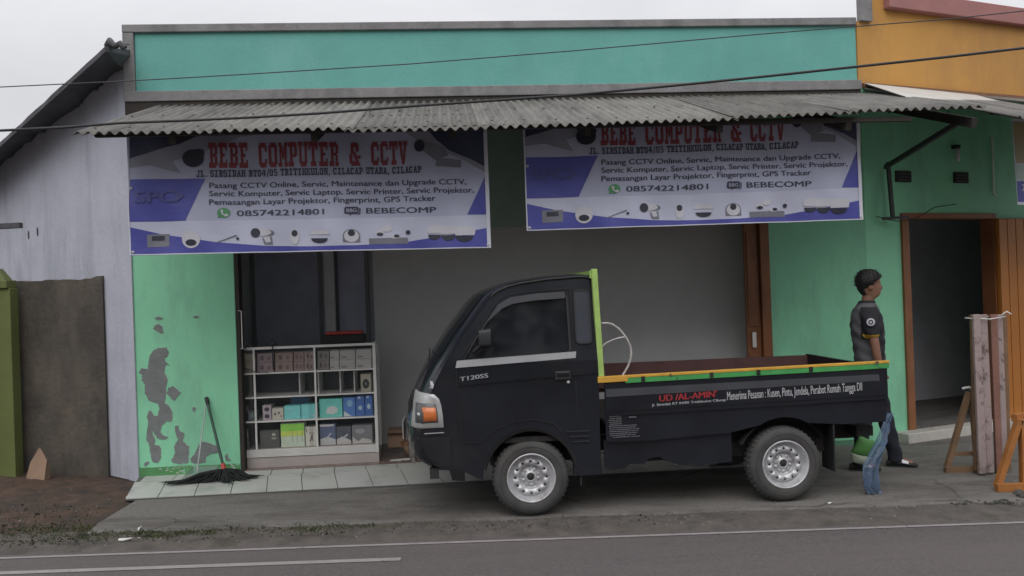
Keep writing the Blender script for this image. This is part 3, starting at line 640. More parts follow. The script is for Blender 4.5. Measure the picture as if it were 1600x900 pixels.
part('sagging_wire', MB().tube([(p[0], -.06, p[1]) for p in [(.1+.17*i, 2.42-.10*sin(PI*min(1, i/5))+.02*i) for i in range(8)]], .005, 5), cablem, NB)
# flat tin sheet and second awning
q0 = fp(RIGHT, 1345, 138, -.05); q1 = fp(RIGHT, 1537, 150, -.05)
part('flat_tin_sheet', MB().add([(.0,-.055,3.830),(1.86,-.055,3.80),(1.55,-.72,3.51),(-.25,-.80,3.50),(.0,-.055,3.820),(1.86,-.055,3.79),(1.55,-.72,3.50),(-.25,-.80,3.49)], [(0,3,2,1),(4,5,6,7),(3,7,6,2),(2,6,5,1)]), tin, NB, 'pale flat tin sheet laid between the two awnings')
a2 = part('side_awning', MB().beam((1.9, -.06, 3.62), (1.9, -1.6, 3.2), .05, .06).beam((3.4, -.06, 3.62), (3.4, -1.6, 3.2), .05, .06).beam((1.7, -1.0, 3.40), (6, -1.0, 3.40), .04, .04), timber, NB)
for k in range(4): part('corrugated_sheet', corr(1.62+k*1.0, 2.66+k*1.0, -.055, -1.7, 3.79+.003*(k % 2), 3.25+.003*(k % 2)), asb, a2)
for k in range(2): part('corrugated_sheet', corr(.0+k*.8, .83+k*.8, -.055, -1.75, 3.77+.003*k, 3.12+.003*k), asb, a2)  # inner sheets added and drawn long to shade the wall above the doorway
# ================================================================== LEFT WHITE BUILDING, WALL, POST
WB = thing('white_house', 'whitewashed neighbouring building with old sloping roof edge at the far left', 'house', (-2, 0, 0), LEFT)
rl = [fp(LEFT, x, y, 0) for x, y in ((192, 100), (152, 134), (100, 174), (40, 222), (0, 252))]
k_ = (rl[-1].z-rl[0].z)/(rl[-1].x-rl[0].x)
zt = lambda s: rl[0].z+k_*(s-rl[0].x)
wp = MB(); s_ = -7.0
wp.add([(0,0,0),(s_,0,0),(s_,0,zt(s_)),(0,0,zt(0)),(0,.16,0),(s_,.16,0),(s_,.16,zt(s_)),(0,.16,zt(0))], [(1,0,3,2),(4,5,6,7),(0,4,7,3),(5,1,2,6),(3,7,6,2)])
part('wall', wp, whitewash, WB)
part('corner_pier', MB().box(-.16, .012, -.012, -.001, 0, zt(0)-.1), whitewash, WB)
# roof edge: slab overhanging the wall, outer edge as in the photo
ro = [fp(LEFT, x, y, -.38) for x, y in ((165, 72), (0, 222))]
ko = (ro[1].z-ro[0].z)/(ro[1].x-ro[0].x); zo = lambda s: ro[0].z+ko*(s-ro[0].x)
rf = MB(); n = 40; vs = []
for i in range(n+1):
    s = ro[0].x+(-7.2-ro[0].x)*i/n; q_ = rl[0].x+(-7.2-rl[0].x)*i/n; t = random.uniform(-.02, .02)
    vs += [(s, -.38+t*.3, zo(s)), (s, -.38, zo(s)-.05), (q_, .16, zt(q_)+.10), (q_, .16, zt(q_)+.16), (q_, -.002, zt(q_)-.02-abs(t)*3)]
fs = []
for i in range(n):
    a = i*5; b = a+5; fs += [(a, b, b+1, a+1), (a+1, b+1, b+4, a+4), (a+4, b+4, b+2, a+2), (a+3, b+3, b, a), (a+2, b+2, b+3, a+3)]
rf.add(vs, fs); rf.poly([vs[0], vs[1], vs[4], vs[2], vs[3]])
roof = part('roof', rf, roofd, WB)
# dark ragged plates standing in for the shade under the eave
lm = MB(); random.seed(9)
for x, y, r in ((150, 120, 22), (158, 108, 15), (120, 148, 20), (128, 140, 14), (186, 92, 12), (112, 155, 10), (48, 205, 16), (60, 195, 10), (30, 222, 12), (90, 172, 9), (75, 186, 8), (175, 96, 12)):
    p = fp(LEFT, x, y, -.02); rr = r/1300*9.2
    pts = [(p.x+rr*cos(R(a))*random.uniform(.75, 1.15), p.z+rr*sin(R(a))*random.uniform(.6, 1.0)) for a in range(0, 360, 24)]
    lm.join(plate(pts, (), .03, -.02-.002*len(lm.f) % .01))
part('eave_shade_lump', lm, roofd, WB, 'dark ragged plates imitating the shade under the roof edge', kind='stuff')
p = fp(LEFT, 172, 70, -.3)
part('ridge_cap', MB().tube([(p.x-.06, -.3, p.z), (p.x-.0, -.3, p.z+.03), (p.x+.05, -.28, p.z-.02), (p.x+.09, -.25, p.z+.0), (p.x+.12, -.22, p.z-.04)], [.03, .04, .03, .035, .03], 8), roofd, WB)
part('ridge_wire', MB().tube([(p.x-.02, -.3, p.z+.02), (p.x+.05, -.25, p.z+.01), (p.x+.13, -.18, p.z+.002)], .005, 5), cablem, WB)
for x, y in ((45, 367), (59, 362)):
    p = fp(LEFT, x, y, 0); part('wall_slot', plate(ell(p.x, p.z, .018, .05, 12), (), .006, -.006), metald, WB)
# raw wall in front of it
CW = MB(); y0 = 8.58; xl, xr = -9.5, onP(165, 600, Vector((0, y0, 0)), Vector((0, -1, 0))).x
n = 90; top_ = []
for i in range(n+1):
    x = xl+(xr-xl)*i/n; top_.append((x, 2.04+.012*fbm(x*2.5, 1, 2)+random.uniform(-.008, .008)+(.035 if xr-x < .09 else 0)))
vs = []
for x, z in top_: vs += [(x, y0, -.05), (x, y0, z), (x, y0+.12, z+.005), (x, y0+.12, -.05)]
fs = []
for i in range(n): a = i*4; fs += [(a, a+4, a+5, a+1), (a+1, a+5, a+6, a+2), (a+2, a+6, a+7, a+3)]
fs += [(0, 1, 2, 3), (n*4+3, n*4+2, n*4+1, n*4)]
solo('boundary_wall', CW.add(vs, fs), mossconc, (-6, y0, 0), WORLD, 'low dark stained plaster wall with a ragged top in front of the white building', 'wall', rec=True)
gp = thing('gate_post', 'lime green painted gate post with a stepped cap at the left edge', 'gate post', (-5.3, 8.5, 0), WORLD)
xr = onP(20, 600, Vector((0, 8.35, 0)), Vector((0, -1, 0))).x; zc = onP(0, 432, Vector((0, 8.35, 0)), Vector((0, -1, 0))).z
part('shaft', MB().box(xr-.34, xr, 8.35, 8.49, -.05, zc-.12), lime, gp, bev=.006)
part('cap', MB().box(xr-.37, xr-.015, 8.32, 8.495, zc-.12, zc-.04).add([(xr-.33,8.34,zc-.04),(xr-.04,8.34,zc-.04),(xr-.04,8.48,zc-.04),(xr-.33,8.48,zc-.04),(xr-.25,8.37,zc+.08),(xr-.12,8.37,zc+.08),(xr-.12,8.45,zc+.08),(xr-.25,8.45,zc+.08)], [(0,1,5,4),(1,2,6,5),(2,3,7,6),(3,0,4,7),(4,5,6,7)]), lime, gp, bev=.006)
b0 = onP(33, 352, Vector((0, 8.0, 0)), Vector((0, -1, 0))); b1 = onP(-80, 358, Vector((0, 8.0, 0)), Vector((0, -1, 0)))
pl = thing('steel_pole', 'grey steel pole with a flat arm reaching in from the left edge', 'pole', (b1.x, 8.0, 0), WORLD)
part('arm', MB().beam((b1.x, 8.0, b1.z), (b0.x, 8.0, b0.z), .06, .05), roofd, pl); part('shaft', MB().tube([(b1.x, 8.05, -.05), (b1.x, 8.05, b1.z+.3)], .05, 12), roofd, pl)
# paper bag against the wall
c = onZ(60, 752, .02); c.y -= .06; random.seed(2)
bg_ = MB(); w0 = .10
bg_.add([(c.x-.105,c.y,.02),(c.x+.10,c.y-.02,.02),(c.x+.11,c.y+.09,.02),(c.x-.08,c.y+.10,.02),(c.x-.06,c.y+.03,.22),(c.x+.11,c.y+.03,.23),(c.x+.10,c.y+.08,.22),(c.x-.05,c.y+.09,.21),(c.x+.02,c.y+.05,.36),(c.x+.035,c.y+.06,.35)], [(0,1,5,4),(1,2,6,5),(2,3,7,6),(3,0,4,7),(4,5,9,8),(5,6,9),(6,7,8,9),(7,4,8)])
solo('paper_bag', bg_, card, (c.x, c.y, .02), WORLD, 'torn brown paper sack leaning at the foot of the dark wall', 'bag', bev=.006)

# ================================================================== BANNERS
def zb(x, y): return (190+x/2.712, 190+y/2.712)
BW, BH = 3.59, 1.21
def bl(x, y):                                  # left-banner print position -> banner coordinates (x right, z up), metres
    p = fp(SITE, *zb(x, y), -.1); t = (p.x-.02)/3.55; return (min(BW, max(0, (p.x-.02)*BW/3.55)), p.z-(2.243-.035*t))
def wave(x, z): return .014*sin(x*5.3+z*1.7)+.008*sin(x*9.1-z*4.2)+.005*sin(z*9+x*1.5)+.004*sin(x*14+z*11)
def subdiv(mb, step=.06):
    b = bmesh.new(); vv = [b.verts.new(v) for v in mb.v]
    for f in mb.f:
        try: b.faces.new([vv[i] for i in f])
        except ValueError: pass
    for ax, hi in ((0, BW), (2, BH)):
        k = step
        while k < hi+.1:
            bmesh.ops.bisect_plane(b, geom=b.verts[:]+b.edges[:]+b.faces[:], plane_co=(k if ax == 0 else 0, 0, k if ax == 2 else 0), plane_no=(1, 0, 0) if ax == 0 else (0, 0, 1)); k += step
    b.verts.index_update(); o = MB().add([v.co.copy() for v in b.verts], [tuple(v.index for v in f.verts) for f in b.faces], True); b.free(); return o
def flat(pts, y):  return plate([bl(*p) for p in pts], (), 0, y)
LAYERS = []
def lay(name, mb, m, lab=None, sub=True): LAYERS.append((name, subdiv(mb) if sub else mb, m, lab))
base = MB(); nx, nz = 60, 20
base.add([(BW*i/nx, 0, BH*j/nz) for j in range(nz+1) for i in range(nx+1)], [(j*(nx+1)+i, j*(nx+1)+i+1, (j+1)*(nx+1)+i+1, (j+1)*(nx+1)+i) for j in range(nz) for i in range(nx)], True)
lay('cloth', base, bwhite, sub=False)
Y1, Y2, Y3, Y4 = -.003, -.0055, -.008, -.011
lay('blue_panel', flat([(32,240),(357,238),(272,418),(32,423)], Y1).join(flat([(1545,218),(1550,391),(1465,392)], Y1)), bblue)
lay('bright_band', flat([(34,424),(272,420),(800,412),(1300,400),(1552,393),(1553,452),(1400,482),(1200,514),(1000,527),(800,532),(600,529),(400,514),(180,482),(34,449)], Y1), bbright)
lay('blue_wave', flat([(34,446),(180,478),(400,510),(600,525),(800,528),(1000,523),(1200,510),(1400,478),(1553,448),(1556,531),(37,568)], Y2), bblue)
lay('corner_print', flat([(30,30),(380,30),(250,90),(130,122),(30,150)], Y1).join(flat([(1290,20),(1548,10),(1548,190),(1480,152),(1390,118),(1330,70)], Y1)), bdark)
lay('swoosh_print', flat([(30,150),(130,122),(250,90),(380,30),(700,28),(500,60),(330,130),(215,165),(250,215),(205,205),(120,180),(30,190)], Y1).join(flat([(1180,24),(1290,20),(1330,70),(1390,118),(1480,152),(1548,190),(1548,215),(1440,150),(1300,105)], Y1)), bshade)
lay('hem', MB().add([(0, Y3, 0), (.012, Y3, 0), (.012, Y3, BH), (0, Y3, BH), (BW-.038, Y3, 0), (BW, Y3, 0), (BW, Y3, BH), (BW-.038, Y3, BH), (.013, Y3, 0), (BW-.039, Y3, 0), (BW-.039, Y3, .010), (.013, Y3, .010)], [(0,1,2,3),(4,5,6,7),(8,9,10,11)]), bedge)
tt = MB()
def bt(fn, mb, txt, x0, y0, x1, y1, caph, y, **k):
    a = bl(x0, y0); b = bl(x1, y1); fn(mb, txt, a[0], a[1], b[0], b[1], caph/2.712*.00645, y, **k)
for wd in (('BEBE', 372, 193, 538, 191, 106), ('COMPUTER', 580, 190, 922, 185, 104), ('&', 965, 184, 1016, 183, 100), ('CCTV', 1058, 181, 1212, 177, 100)):
    tt = MB(); bt(slab_text, tt, *wd, Y2); lay('title_lettering', tt, bred, None, False)
ad = MB(); bt(slab_text, ad, 'JL. SIRSIDAH RT04/05 TRITIHKULON, CILACAP UTARA, CILACAP', 318, 233, 1272, 214, 29, Y2); lay('address_lettering', ad, bink, None, False)
for ln in (('Pasang CCTV Online, Servic, Maintenance dan Upgrade CCTV,', 374, 279, 1460, 262, 23),
           ('Servic Komputer, Servic Laptop, Servic Printer, Servic Projektor,', 374, 314, 1492, 297, 23),
           ('Pemasangan Layar Projektor, Fingerprint, GPS Tracker', 375, 351, 1330, 333, 23),
           ('085742214801', 488, 398, 858, 391, 24), ('BEBECOMP', 1036, 386, 1332, 383, 24)):
    bd = MB(); bt(fit_text, bd, *ln, Y2, bold=.007); lay('service_lettering', bd, bink, None, False)
def pe(cx, cy, rx, ry, n=18, a0=0, a1=360): return [(cx+rx*cos(R(a0+(a1-a0)*i/n)), cy-ry*sin(R(a0+(a1-a0)*i/n))) for i in range(n if a1-a0 == 360 else n+1)]
lay('phone_icon', flat(pe(435, 385, 27, 21), Y2).join(flat([(412,392),(410,408),(424,402)], Y2-.0004)), bgreen)
lay('phone_handset', flat([(422,373),(430,371),(434,380),(429,384),(440,393),(445,388),(454,392),(452,400),(442,401),(425,388)], Y3), bpale)
lay('chat_icon', flat([(945,364),(950,359),(1000,358),(1004,363),(1004,384),(998,389),(975,390),(968,397),(966,390),(948,389),(944,384)], Y2).join(flat([(1007,362),(1013,364),(1012,387),(1004,394),(1000,392),(1007,386)], Y2)), bink)
ct = MB(); bt(fit_text, ct, 'BBG', 954, 382, 996, 381, 15, Y3, bold=.01); lay('chat_icon_lettering', ct, bwhite, None, False)
ft = MB(); bt(fit_text, ft, 'SPC', 52, 342, 222, 338, 48, Y4, bold=.03); lay('faint_lettering', ft.join(flat([(228,286),(266,312),(232,340)], Y4)), bfaint)
g1 = MB(); g2 = MB(); g3 = MB()    # grey / pale / black camera pictures
for mb_, y_, L_ in ((g1, Y3, [[(105,478),(200,474),(200,528),(106,532)], [(1048,494),(1212,490),(1216,516),(1050,520)], [(395,513),(487,478),(490,484),(402,514)], pe(612,470,35,14), [(596,490),(636,486),(640,520),(604,520)], [(1240,78),(1320,88),(1370,110),(1385,140),(1330,160),(1290,130)], [(1335,150),(1440,158),(1438,190),(1330,186)], pe(975,484,36,30,16,0,180)+[(940,510),(1012,510)] ]),
                    (g2, Y3-.0006, [pe(296,498,40,38), pe(590,468,44,16), [(600,488),(626,484),(632,508),(612,512)], rr if False else pe(733,488,19,32), pe(840,478,44,22,16,0,180), pe(975,484,31,26), pe(1125,452,22,14), pe(1094,470,18,14), [(1295,450),(1310,438),(1350,436),(1366,450),(1362,470),(1298,472)], [(1345,452),(1360,440),(1405,440),(1420,452),(1416,474),(1350,476)], [(1412,455),(1425,442),(1482,442),(1500,456),(1496,480),(1414,482)], pe(1160,486,22,8)]),
                    (g3, Y4, [pe(568,470,20,20), pe(733,472,13,14), pe(840,494,36,20,16,180,360), pe(975,471,15,14), pe(1095,476,14,7), pe(1214,468,10,9), pe(1166,484,12,7), pe(1326,478,27,22,14,180,360), pe(1384,480,30,24,14,180,360), pe(1452,484,38,25,14,180,360), pe(296,512,24,14), pe(493,495,6,6), pe(305,152,45,38), pe(330,130,22,18), [(125,484),(180,482),(180,502),(126,504)], pe(1262,98,22,26)])):
    for pg in L_: mb_.join(flat(pg, y_-.00015*random.randint(0, 3)))
lay('camera_picture', g1, bgrey); lay('camera_picture', g2, bpale); lay('camera_lens_picture', g3, blk)
BK = .8357        # printed sheet is 3.0 x 1.0 m
def banner(base, slope, lab, group, sg=0):
    def warp(v, sgn=sg):
        y = v.y+wave(v.x+sgn, v.z)*1.0; z = base[2]+v.z*BK+slope*v.x/BW; zm = 3.195; o_ = max(0, z-zm); return Vector((base[0]+v.x*BK, base[1]+y+o_*.95, min(z, zm)+o_*.25))
    t = thing('banner', lab, 'banner', base, SITE, group); me0 = None
    for name, mb, m, lb in LAYERS:
        mb2 = MB().add([warp(v) for v in mb.v], mb.f, name == 'cloth'); part(name, mb2, m, t, lb)
    ey = MB()
    for x, z in ((.03, BH-.03), (BW-.03, BH-.03), (BW/2, BH-.03)):
        pp = warp(Vector((x, 0, z))); ey.tube([pp, (pp.x, pp.y-.02, min(pp.z+.03, 3.2))], .003, 5)
    part('rope', ey, cablem, t)
    for x, z in ((.03, .03), (BW-.03, .03), (.03, BH*.55), (BW-.03, BH*.55)):
        pp = warp(Vector((x, -.012, z))); part('eyelet', MB().lathe([(.005, -.002), (.011, -.003), (.012, .001)], pp, 'y', 10), alum, t)
    return t
banner((.499, -1.40, 2.168), -.030, 'printed shop banner for computer and camera services hanging over the showcase', 'shop banners')
banner((3.81, -1.40, 2.274), .012, 'printed shop banner above the truck bed, hung higher under the awning shade', 'shop banners', 2.2)
# third banner cut by the right edge
YB3 = -.95; ZB3 = 3.30
p0 = fp(RIGHT, 1582, 195, YB3); p1 = fp(RIGHT, 1590, 320, YB3)
b3 = thing('banner', 'ochre, mint and violet banner cut by the right edge of the picture', 'banner', (p0.x, YB3, p1.z), RIGHT)
part('cloth', MB().add([(p1.x,YB3,p1.z),(p1.x+1.6,YB3,p1.z+.02),(p1.x+1.58,YB3-.01,ZB3+.0),(p0.x-.01,YB3,ZB3+.02)], [(0,1,2,3)]), bedge, b3)
zz = p1.z
part('ochre_print', MB().add([(p1.x+.0,YB3-.004,zz+.42),(p1.x+1.58,YB3-.004,zz+.43),(p1.x+1.56,YB3-.014,ZB3-.02),(p0.x+.0,YB3-.004,ZB3-.01)], [(0,1,2,3)]), yel, b3)
part('mint_print', MB().add([(p1.x+.0,YB3-.004,zz+.25),(p1.x+1.58,YB3-.004,zz+.26),(p1.x+1.58,YB3-.004,zz+.41),(p1.x+.0,YB3-.004,zz+.41)], [(0,1,2,3)]), mintp, b3)
part('violet_print', MB().add([(p1.x+.005,YB3-.004,zz+.03),(p1.x+1.58,YB3-.004,zz+.05),(p1.x+1.58,YB3-.004,zz+.24),(p1.x+.0,YB3-.004,zz+.24)], [(0,1,2,3)]), bblue, b3)
tm = MB(); fit_text(tm, '2', p1.x+.06, zz+.14, p1.x+.10, zz+.14, .07, YB3-.008, bold=.02); part('lettering', tm, bpale, b3)

# ================================================================== SHOWCASE AND ITS GOODS
SX0, SX1, SD, SDB, SZ = .985, 2.355, .10, .52, .058
ZR = [.245, .53, .775, 1.02, 1.262]
SC_ = thing('display_case', 'aluminium and glass showcase of boxed gadgets standing inside the shop opening', 'showcase', (1.67, .3, SZ))
vx = [SX0, fp(SITE, 399, 640, SD).x, fp(SITE, 494, 640, SD).x, SX1]
fm = MB()
for x in (SX0, SX1-.03): fm.box(x, x+.03, SD, SD+.03, SZ+.1, ZR[4]+.02).box(x, x+.03, SDB-.03, SDB, SZ, ZR[4]+.02)
fm.box(SX0, SX1, SD+.0005, SD+.0295, ZR[4]-.005, ZR[4]+.0195)
fm.box(SX1-.03, SX1-.0005, SD+.03, SDB-.03, ZR[4]-.005, ZR[4]+.019)
part('case_rail', fm, alum, SC_)
for x in vx[1:3]: part('upright', MB().box(x-.009, x+.009, SD+.002, SD+.02, ZR[0], ZR[4]-.005), alum, SC_)
for k, z in enumerate(ZR[:4]):
    part('shelf', MB().box(SX0+.03, SX1-.03, SD+.004, SDB-.01, z-.014, z), alum if k else plinth, SC_)
part('back_panel', MB().box(SX0+.03, SX1-.03, SDB-.009, SDB-.002, ZR[0], ZR[4]), darkgl, SC_)
part('plinth', MB().box(SX0, SX1, SD+.012, SDB, SZ, .165), plinth, SC_)
for k in range(6): part('ribbed_strip', MB().box(SX0, SX1, SD-.002, SD+.0115, .166+k*.0125, .176+k*.0125), alum, SC_)
part('glass_top', MB().box(SX0+.03, SX1-.03, SD+.03, SDB-.002, ZR[4]+.001, ZR[4]+.007), caseg, SC_)
for a, b in ((SX0+.03, 1.70), (1.66, SX1-.03)): part('sliding_pane', MB().box(a, b, SD+.006+.004*(a > 1.5), SD+.009+.004*(a > 1.5), ZR[0]+.002, ZR[4]-.006), caseg, SC_)
for x, r in ((468.5, 2), (498, 2), (532, 2), (554, 2)):
    xx = fp(SITE, x, 600, SD+.12).x; part('divider', MB().box(xx-.006, xx+.006, SD+.1, SDB-.02, ZR[2]+.001, ZR[3]-.015), alum, SC_)
BM = {}
def bm_(c, k=.78):
    c = lin(c); c = tuple(min(.85, x*3.9) for x in c); key = 'box_print_%d' % len(BM)
    for kk, (cc, m_) in BM.items():
        if cc == c: return m_
    m_ = mat(key, c, .5, .12, 9); BM[key] = (c, m_); return m_
def zc5(x, y): return (380+x/4.736, 530+y/4.736)
def goods(x0, x1, y0, y1, row, col, lab, cat='box', arts=(), d0=.03, dep=.16, name='boxed_gadget', group=None):
    dd = SD+.02+d0; a = fp(SITE, *zc5(x0, (y0+y1)/2), dd).x; b = fp(SITE, *zc5(x1, (y0+y1)/2), dd).x; a = max(a, SX0+.034); b = min(b, SX1-.034)
    zt_ = fp(SITE, *zc5((x0+x1)/2, y0), dd).z; zb_ = fp(SITE, *zc5((x0+x1)/2, y1), dd).z
    if row is not None: h = zt_-zb_; zb_ = ZR[row]+.001; zt_ = zb_+h
    t = thing(name, lab, cat, ((a+b)/2, dd, zb_), SITE, group)
    part('carton', MB().box(a+.002, b-.002, dd, dd+dep, zb_, zt_), bm_(col), t, bev=.002)
    k = 0
    for nm, c2, pl_ in arts:
        k += 1; pts = [(a+.004+(b-a-.008)*u, zb_+.003+(zt_-zb_-.006)*v) for u, v in pl_]
        part(nm, plate(pts, (), .0, dd-.0012-.0006*k), bm_(c2), t)
    return t
bx = lambda a, b, c, d: [(a, c), (b, c), (b, d), (a, d)]
cols1 = [(4, 92, 'cream', (95,88,80)), (100, 228, 'mauve', (84,74,76)), (235, 368, 'brownish', (88,76,72)), (372, 450, 'rosy', (86,74,72)), (452, 530, 'beige', (96,86,82)), (548, 636, 'speckled', (82,80,78)), (640, 710, 'plain white', (112,110,108)), (712, 829, 'white printed', (108,107,105)), (832, 950, 'white flat', (112,111,110))]
pos = ['at the left end', 'second from the left', 'third from the left', 'fourth from left', 'left of the middle upright', 'right of the middle upright', 'third from the right', 'second from the right', 'at the right end']
for i, (a, b, cn, c) in enumerate(cols1):
    hh = 64 if i not in (1, 2) else 60
    for up in (0, 1):
        sl_ = -(a+b)/2*.045
        goods(a, b, 172+sl_-up*74+16, 172+sl_-up*74+16+hh, None, c, '%s %s small carton %s, top shelf' % ('upper' if up else 'lower', cn, pos[i]), arts=[('print', (60,50,54), ell(.3, .5, .12, .3, 10)), ('print', (70,56,54), ell(.7, .45, .1, .25, 10))] if 0 < i < 6 else [('print', (75,70,66), bx(.1, .45, .15, .3))], group='small cartons on the top shelf', dep=.2)
# snap the pairs to the shelf
for o in list(COL.objects):
    if o.get('group') == 'small cartons on the top shelf':
        up = 'upper' in o['label']; ch = o.children[0]; zs = [v.co.z for v in ch.data.vertices]; h = max(zs)-min(zs)
        o.location.z = ZR[3]+.001+(.096+.002 if up else 0); o.scale = (1, 1, .096/h)
t = goods(868, 946, 244, 376, 2, (104,100,90), 'white boxed speaker with black cone, alone on the second shelf', arts=[('print', (34,34,36), ell(.5, .45, .36, .28, 18)), ('print', (90,88,86), ell(.5, .45, .08, .06, 10))])
B = 'box'
goods(-22, 20, 500, 610, 1, (104,100,98), 'tall white carton at the left end of the third shelf', arts=[('print', (70,72,76), bx(.1, .9, .1, .5))])
goods(34, 92, 528, 600, 1, (62,64,68), 'dark carton beside the tall white one on the third shelf', arts=[('print', (74,84,84), ell(.5, .55, .3, .3, 12))])
goods(143, 209, 492, 602, 1, (108,100,104), 'white carton with two black ovals on the third shelf', arts=[('print', (38,36,42), ell(.5, .74, .32, .15, 14)), ('print', (38,36,42), ell(.5, .26, .32, .15, 14))])
goods(213, 300, 516, 600, 1, (116,114,106), 'low white dotted carton on the third shelf', arts=[('print', (60,60,60), ell(.25, .5, .1, .14, 8)), ('print', (60,60,60), ell(.6, .6, .1, .12, 8)), ('print', (90,60,60), ell(.8, .3, .06, .1, 8))])
goods(303, 425, 500, 598, 1, (76,128,126), 'left teal carton next to the dotted carton on the third shelf', arts=[('print', (90,140,136), bx(.08, .6, .7, .85))])
goods(428, 545, 488, 590, 1, (76,128,126), 'teal carton just left of the middle upright, third shelf', arts=[('print', (110,150,140), bx(.7, .9, .1, .25))])
goods(352, 488, 452, 590, 1, (52,72,98), 'dark blue carton standing behind the two teal cartons', d0=.21, dep=.14)
goods(563, 735, 436, 572, 1, (70,126,118), 'large teal carton showing a white curved gadget', arts=[('print', (128,140,134), [(.25, .22), (.35, .55), (.6, .62), (.8, .5), (.78, .25), (.55, .15)])])
goods(739, 830, 420, 560, 1, (52,78,118), 'blue and white carton right of the large teal one', arts=[('print', (122,130,140), [(0, 0), (.7, 0), (0, .3)]), ('print', (84,110,144), ell(.55, .7, .25, .2, 10))])
goods(832, 898, 408, 556, 1, (44,66,108), 'second blue carton from the right on the third shelf', arts=[('print', (108,122,146), ell(.5, .4, .25, .12, 10)), ('print', (120,130,140), ell(.4, .93, .2, .06, 8))])
goods(900, 956, 404, 554, 1, (42,64,106), 'blue carton at the right end of the third shelf', arts=[('print', (112,126,150), ell(.5, .45, .25, .14, 10)), ('print', (120,130,140), ell(.4, .93, .2, .06, 8))])
goods(-24, 42, 668, 812, 0, (58,60,58), 'dark green carton at the left end of the bottom shelf', arts=[('print', (92,92,86), bx(.35, .8, .55, .9)), ('print', (76,78,74), bx(.35, .75, .2, .45))])
goods(122, 270, 672, 800, 0, (52,52,50), 'dark brown carton with a small pale emblem on the bottom shelf', arts=[('print', (104,104,98), ell(.72, .78, .1, .1, 10)), ('print', (96,96,90), bx(.6, .86, .5, .6))])
goods(277, 455, 622, 796, 0, (120,128,116), 'green topped carton with three pale antennas on the bottom shelf', arts=[('print', (88,132,50), bx(0, 1, .68, 1)), ('print', (120,146,60), bx(0, 1, .46, .68)), ('print', (88,94,88), bx(.48, .5, .2, .66)), ('print', (88,94,88), bx(.68, .7, .2, .66)), ('print', (88,94,88), bx(.9, .92, .2, .66))])
goods(459, 552, 634, 776, 0, (126,124,116), 'white carton with a small black stick figure on the bottom shelf', arts=[('print', (50,50,50), [(.3, .25), (.45, .42), (.5, .6), (.62, .6), (.58, .42), (.68, .25), (.6, .24), (.52, .38), (.4, .22)]), ('print', (50,50,50), bx(.06, .12, .75, .95)), ('print', (80,60,56), bx(.3, .7, .66, .7))])
goods(567, 686, 616, 772, 0, (56,62,80), 'navy and white carton just right of the middle upright, bottom shelf', arts=[('print', (122,120,118), bx(.0, .9, .9, 1)), ('print', (116,116,116), [(0, 0), (1, 0), (1, .25), (.5, .4), (0, .3)]), ('print', (112,114,120), [(.3, .3), (.7, .6), (.75, .55), (.35, .25)])])
goods(688, 800, 628, 760, 0, (50,52,58), 'black and white carton between the navy one and the grey one', arts=[('print', (118,116,114), [(0, 0), (1, 0), (1, .2), (.4, .45), (0, .3)]), ('print', (112,114,120), [(.3, .3), (.75, .6), (.8, .52), (.35, .25)])])
goods(804, 956, 612, 748, 0, (74,74,76), 'grey hazy carton at the right end of the bottom shelf', arts=[('print', (118,116,114), [(0, 0), (1, 0), (.9, .2), (.5, .3), (.3, .12), (0, .4)]), ('print', (96,96,98), ell(.4, .7, .25, .15, 12))])
# things on top of and beside the case
cb = MB(); a = fp(SITE, 385, 545, SD); 
cb.tube([(a.x+.02, SD+.05, 1.285), (a.x+.01, SD-.02, 1.31), (a.x-.045, SD-.03, 1.2), (a.x-.02, SD-.025, 1.08), (a.x+.1, SD-.02, 1.03), (a.x+.22, SD-.02, 1.025)], .004, 6)
cb.tube([(a.x+.27, SD+.05, 1.30), (a.x+.262, SD-.015, 1.29), (a.x+.262, SD-.012, 1.05)], .007, 6)
cb.tube([(a.x+.05, SD+.05, 1.29), (a.x+.12, SD+.02, 1.35), (a.x+.2, SD+.02, 1.30), (a.x+.26, SD+.03, 1.36), (a.x+.30, SD+.03, 1.29)], .005, 6)
solo('cable', cb, cablem, None, SITE, 'tangled black cable hanging over the top left of the showcase', 'cable')
a = fp(SITE, 510, 522, .42); b = fp(SITE, 567, 522, .42)
rb_ = thing('red_tray', 'red topped dark tray lying on top of the showcase', 'tray', ((a.x+b.x)/2, .42, 1.27))
part('tray_body', MB().box(a.x-.05, b.x+.03, .34, .50, 1.27, 1.365), plasticb, rb_, bev=.01); part('red_lid', MB().box(a.x, b.x, .35, .49, 1.366, 1.40), redm, rb_, bev=.008)
p = fp(SITE, 622, 690, .35)
def crate_box(px0, px1, py0, py1, d, dep, m_, lab, name, cat):
    a = fp(SITE, px0, py1, d); b = fp(SITE, px1, py0, d); t = thing(name, lab, cat, ((a.x+b.x)/2, d, SZ)); h = max(.1, b.z-max(SZ, a.z)); z0 = max(SZ+.001, a.z)
    part('carton', MB().box(a.x, b.x, d, d+dep, z0, z0+h), m_, t, bev=.006); part('flap', MB().add([(a.x, d, z0+h+.001), (b.x, d, z0+h+.001), (b.x+.0, d-.06, z0+h-.02), (a.x, d-.06, z0+h-.015)], [(0,1,2,3)]), m_, t); return t
crate_box(606, 632, 672, 700, .45, .25, card, 'brown cardboard box on the shop floor right of the showcase', 'cardboard_box', 'box')
t = thing('round_basket', 'shallow brown round basket on the shop floor behind the truck nose', 'basket', (2.72, .30, SZ)); 
part('bowl', MB().lathe([(.0, .004), (.10, .004), (.145, .13), (.15, .15), (.14, .145), (.095, .02), (0, .02)], (2.72, .30, SZ), 'z', 20), card, t)
part('rim', MB().tube([(2.72+.15*cos(a*.3142), .30+.15*sin(a*.3142), SZ+.15) for a in range(20)], .009, 6, True), doorw, t)
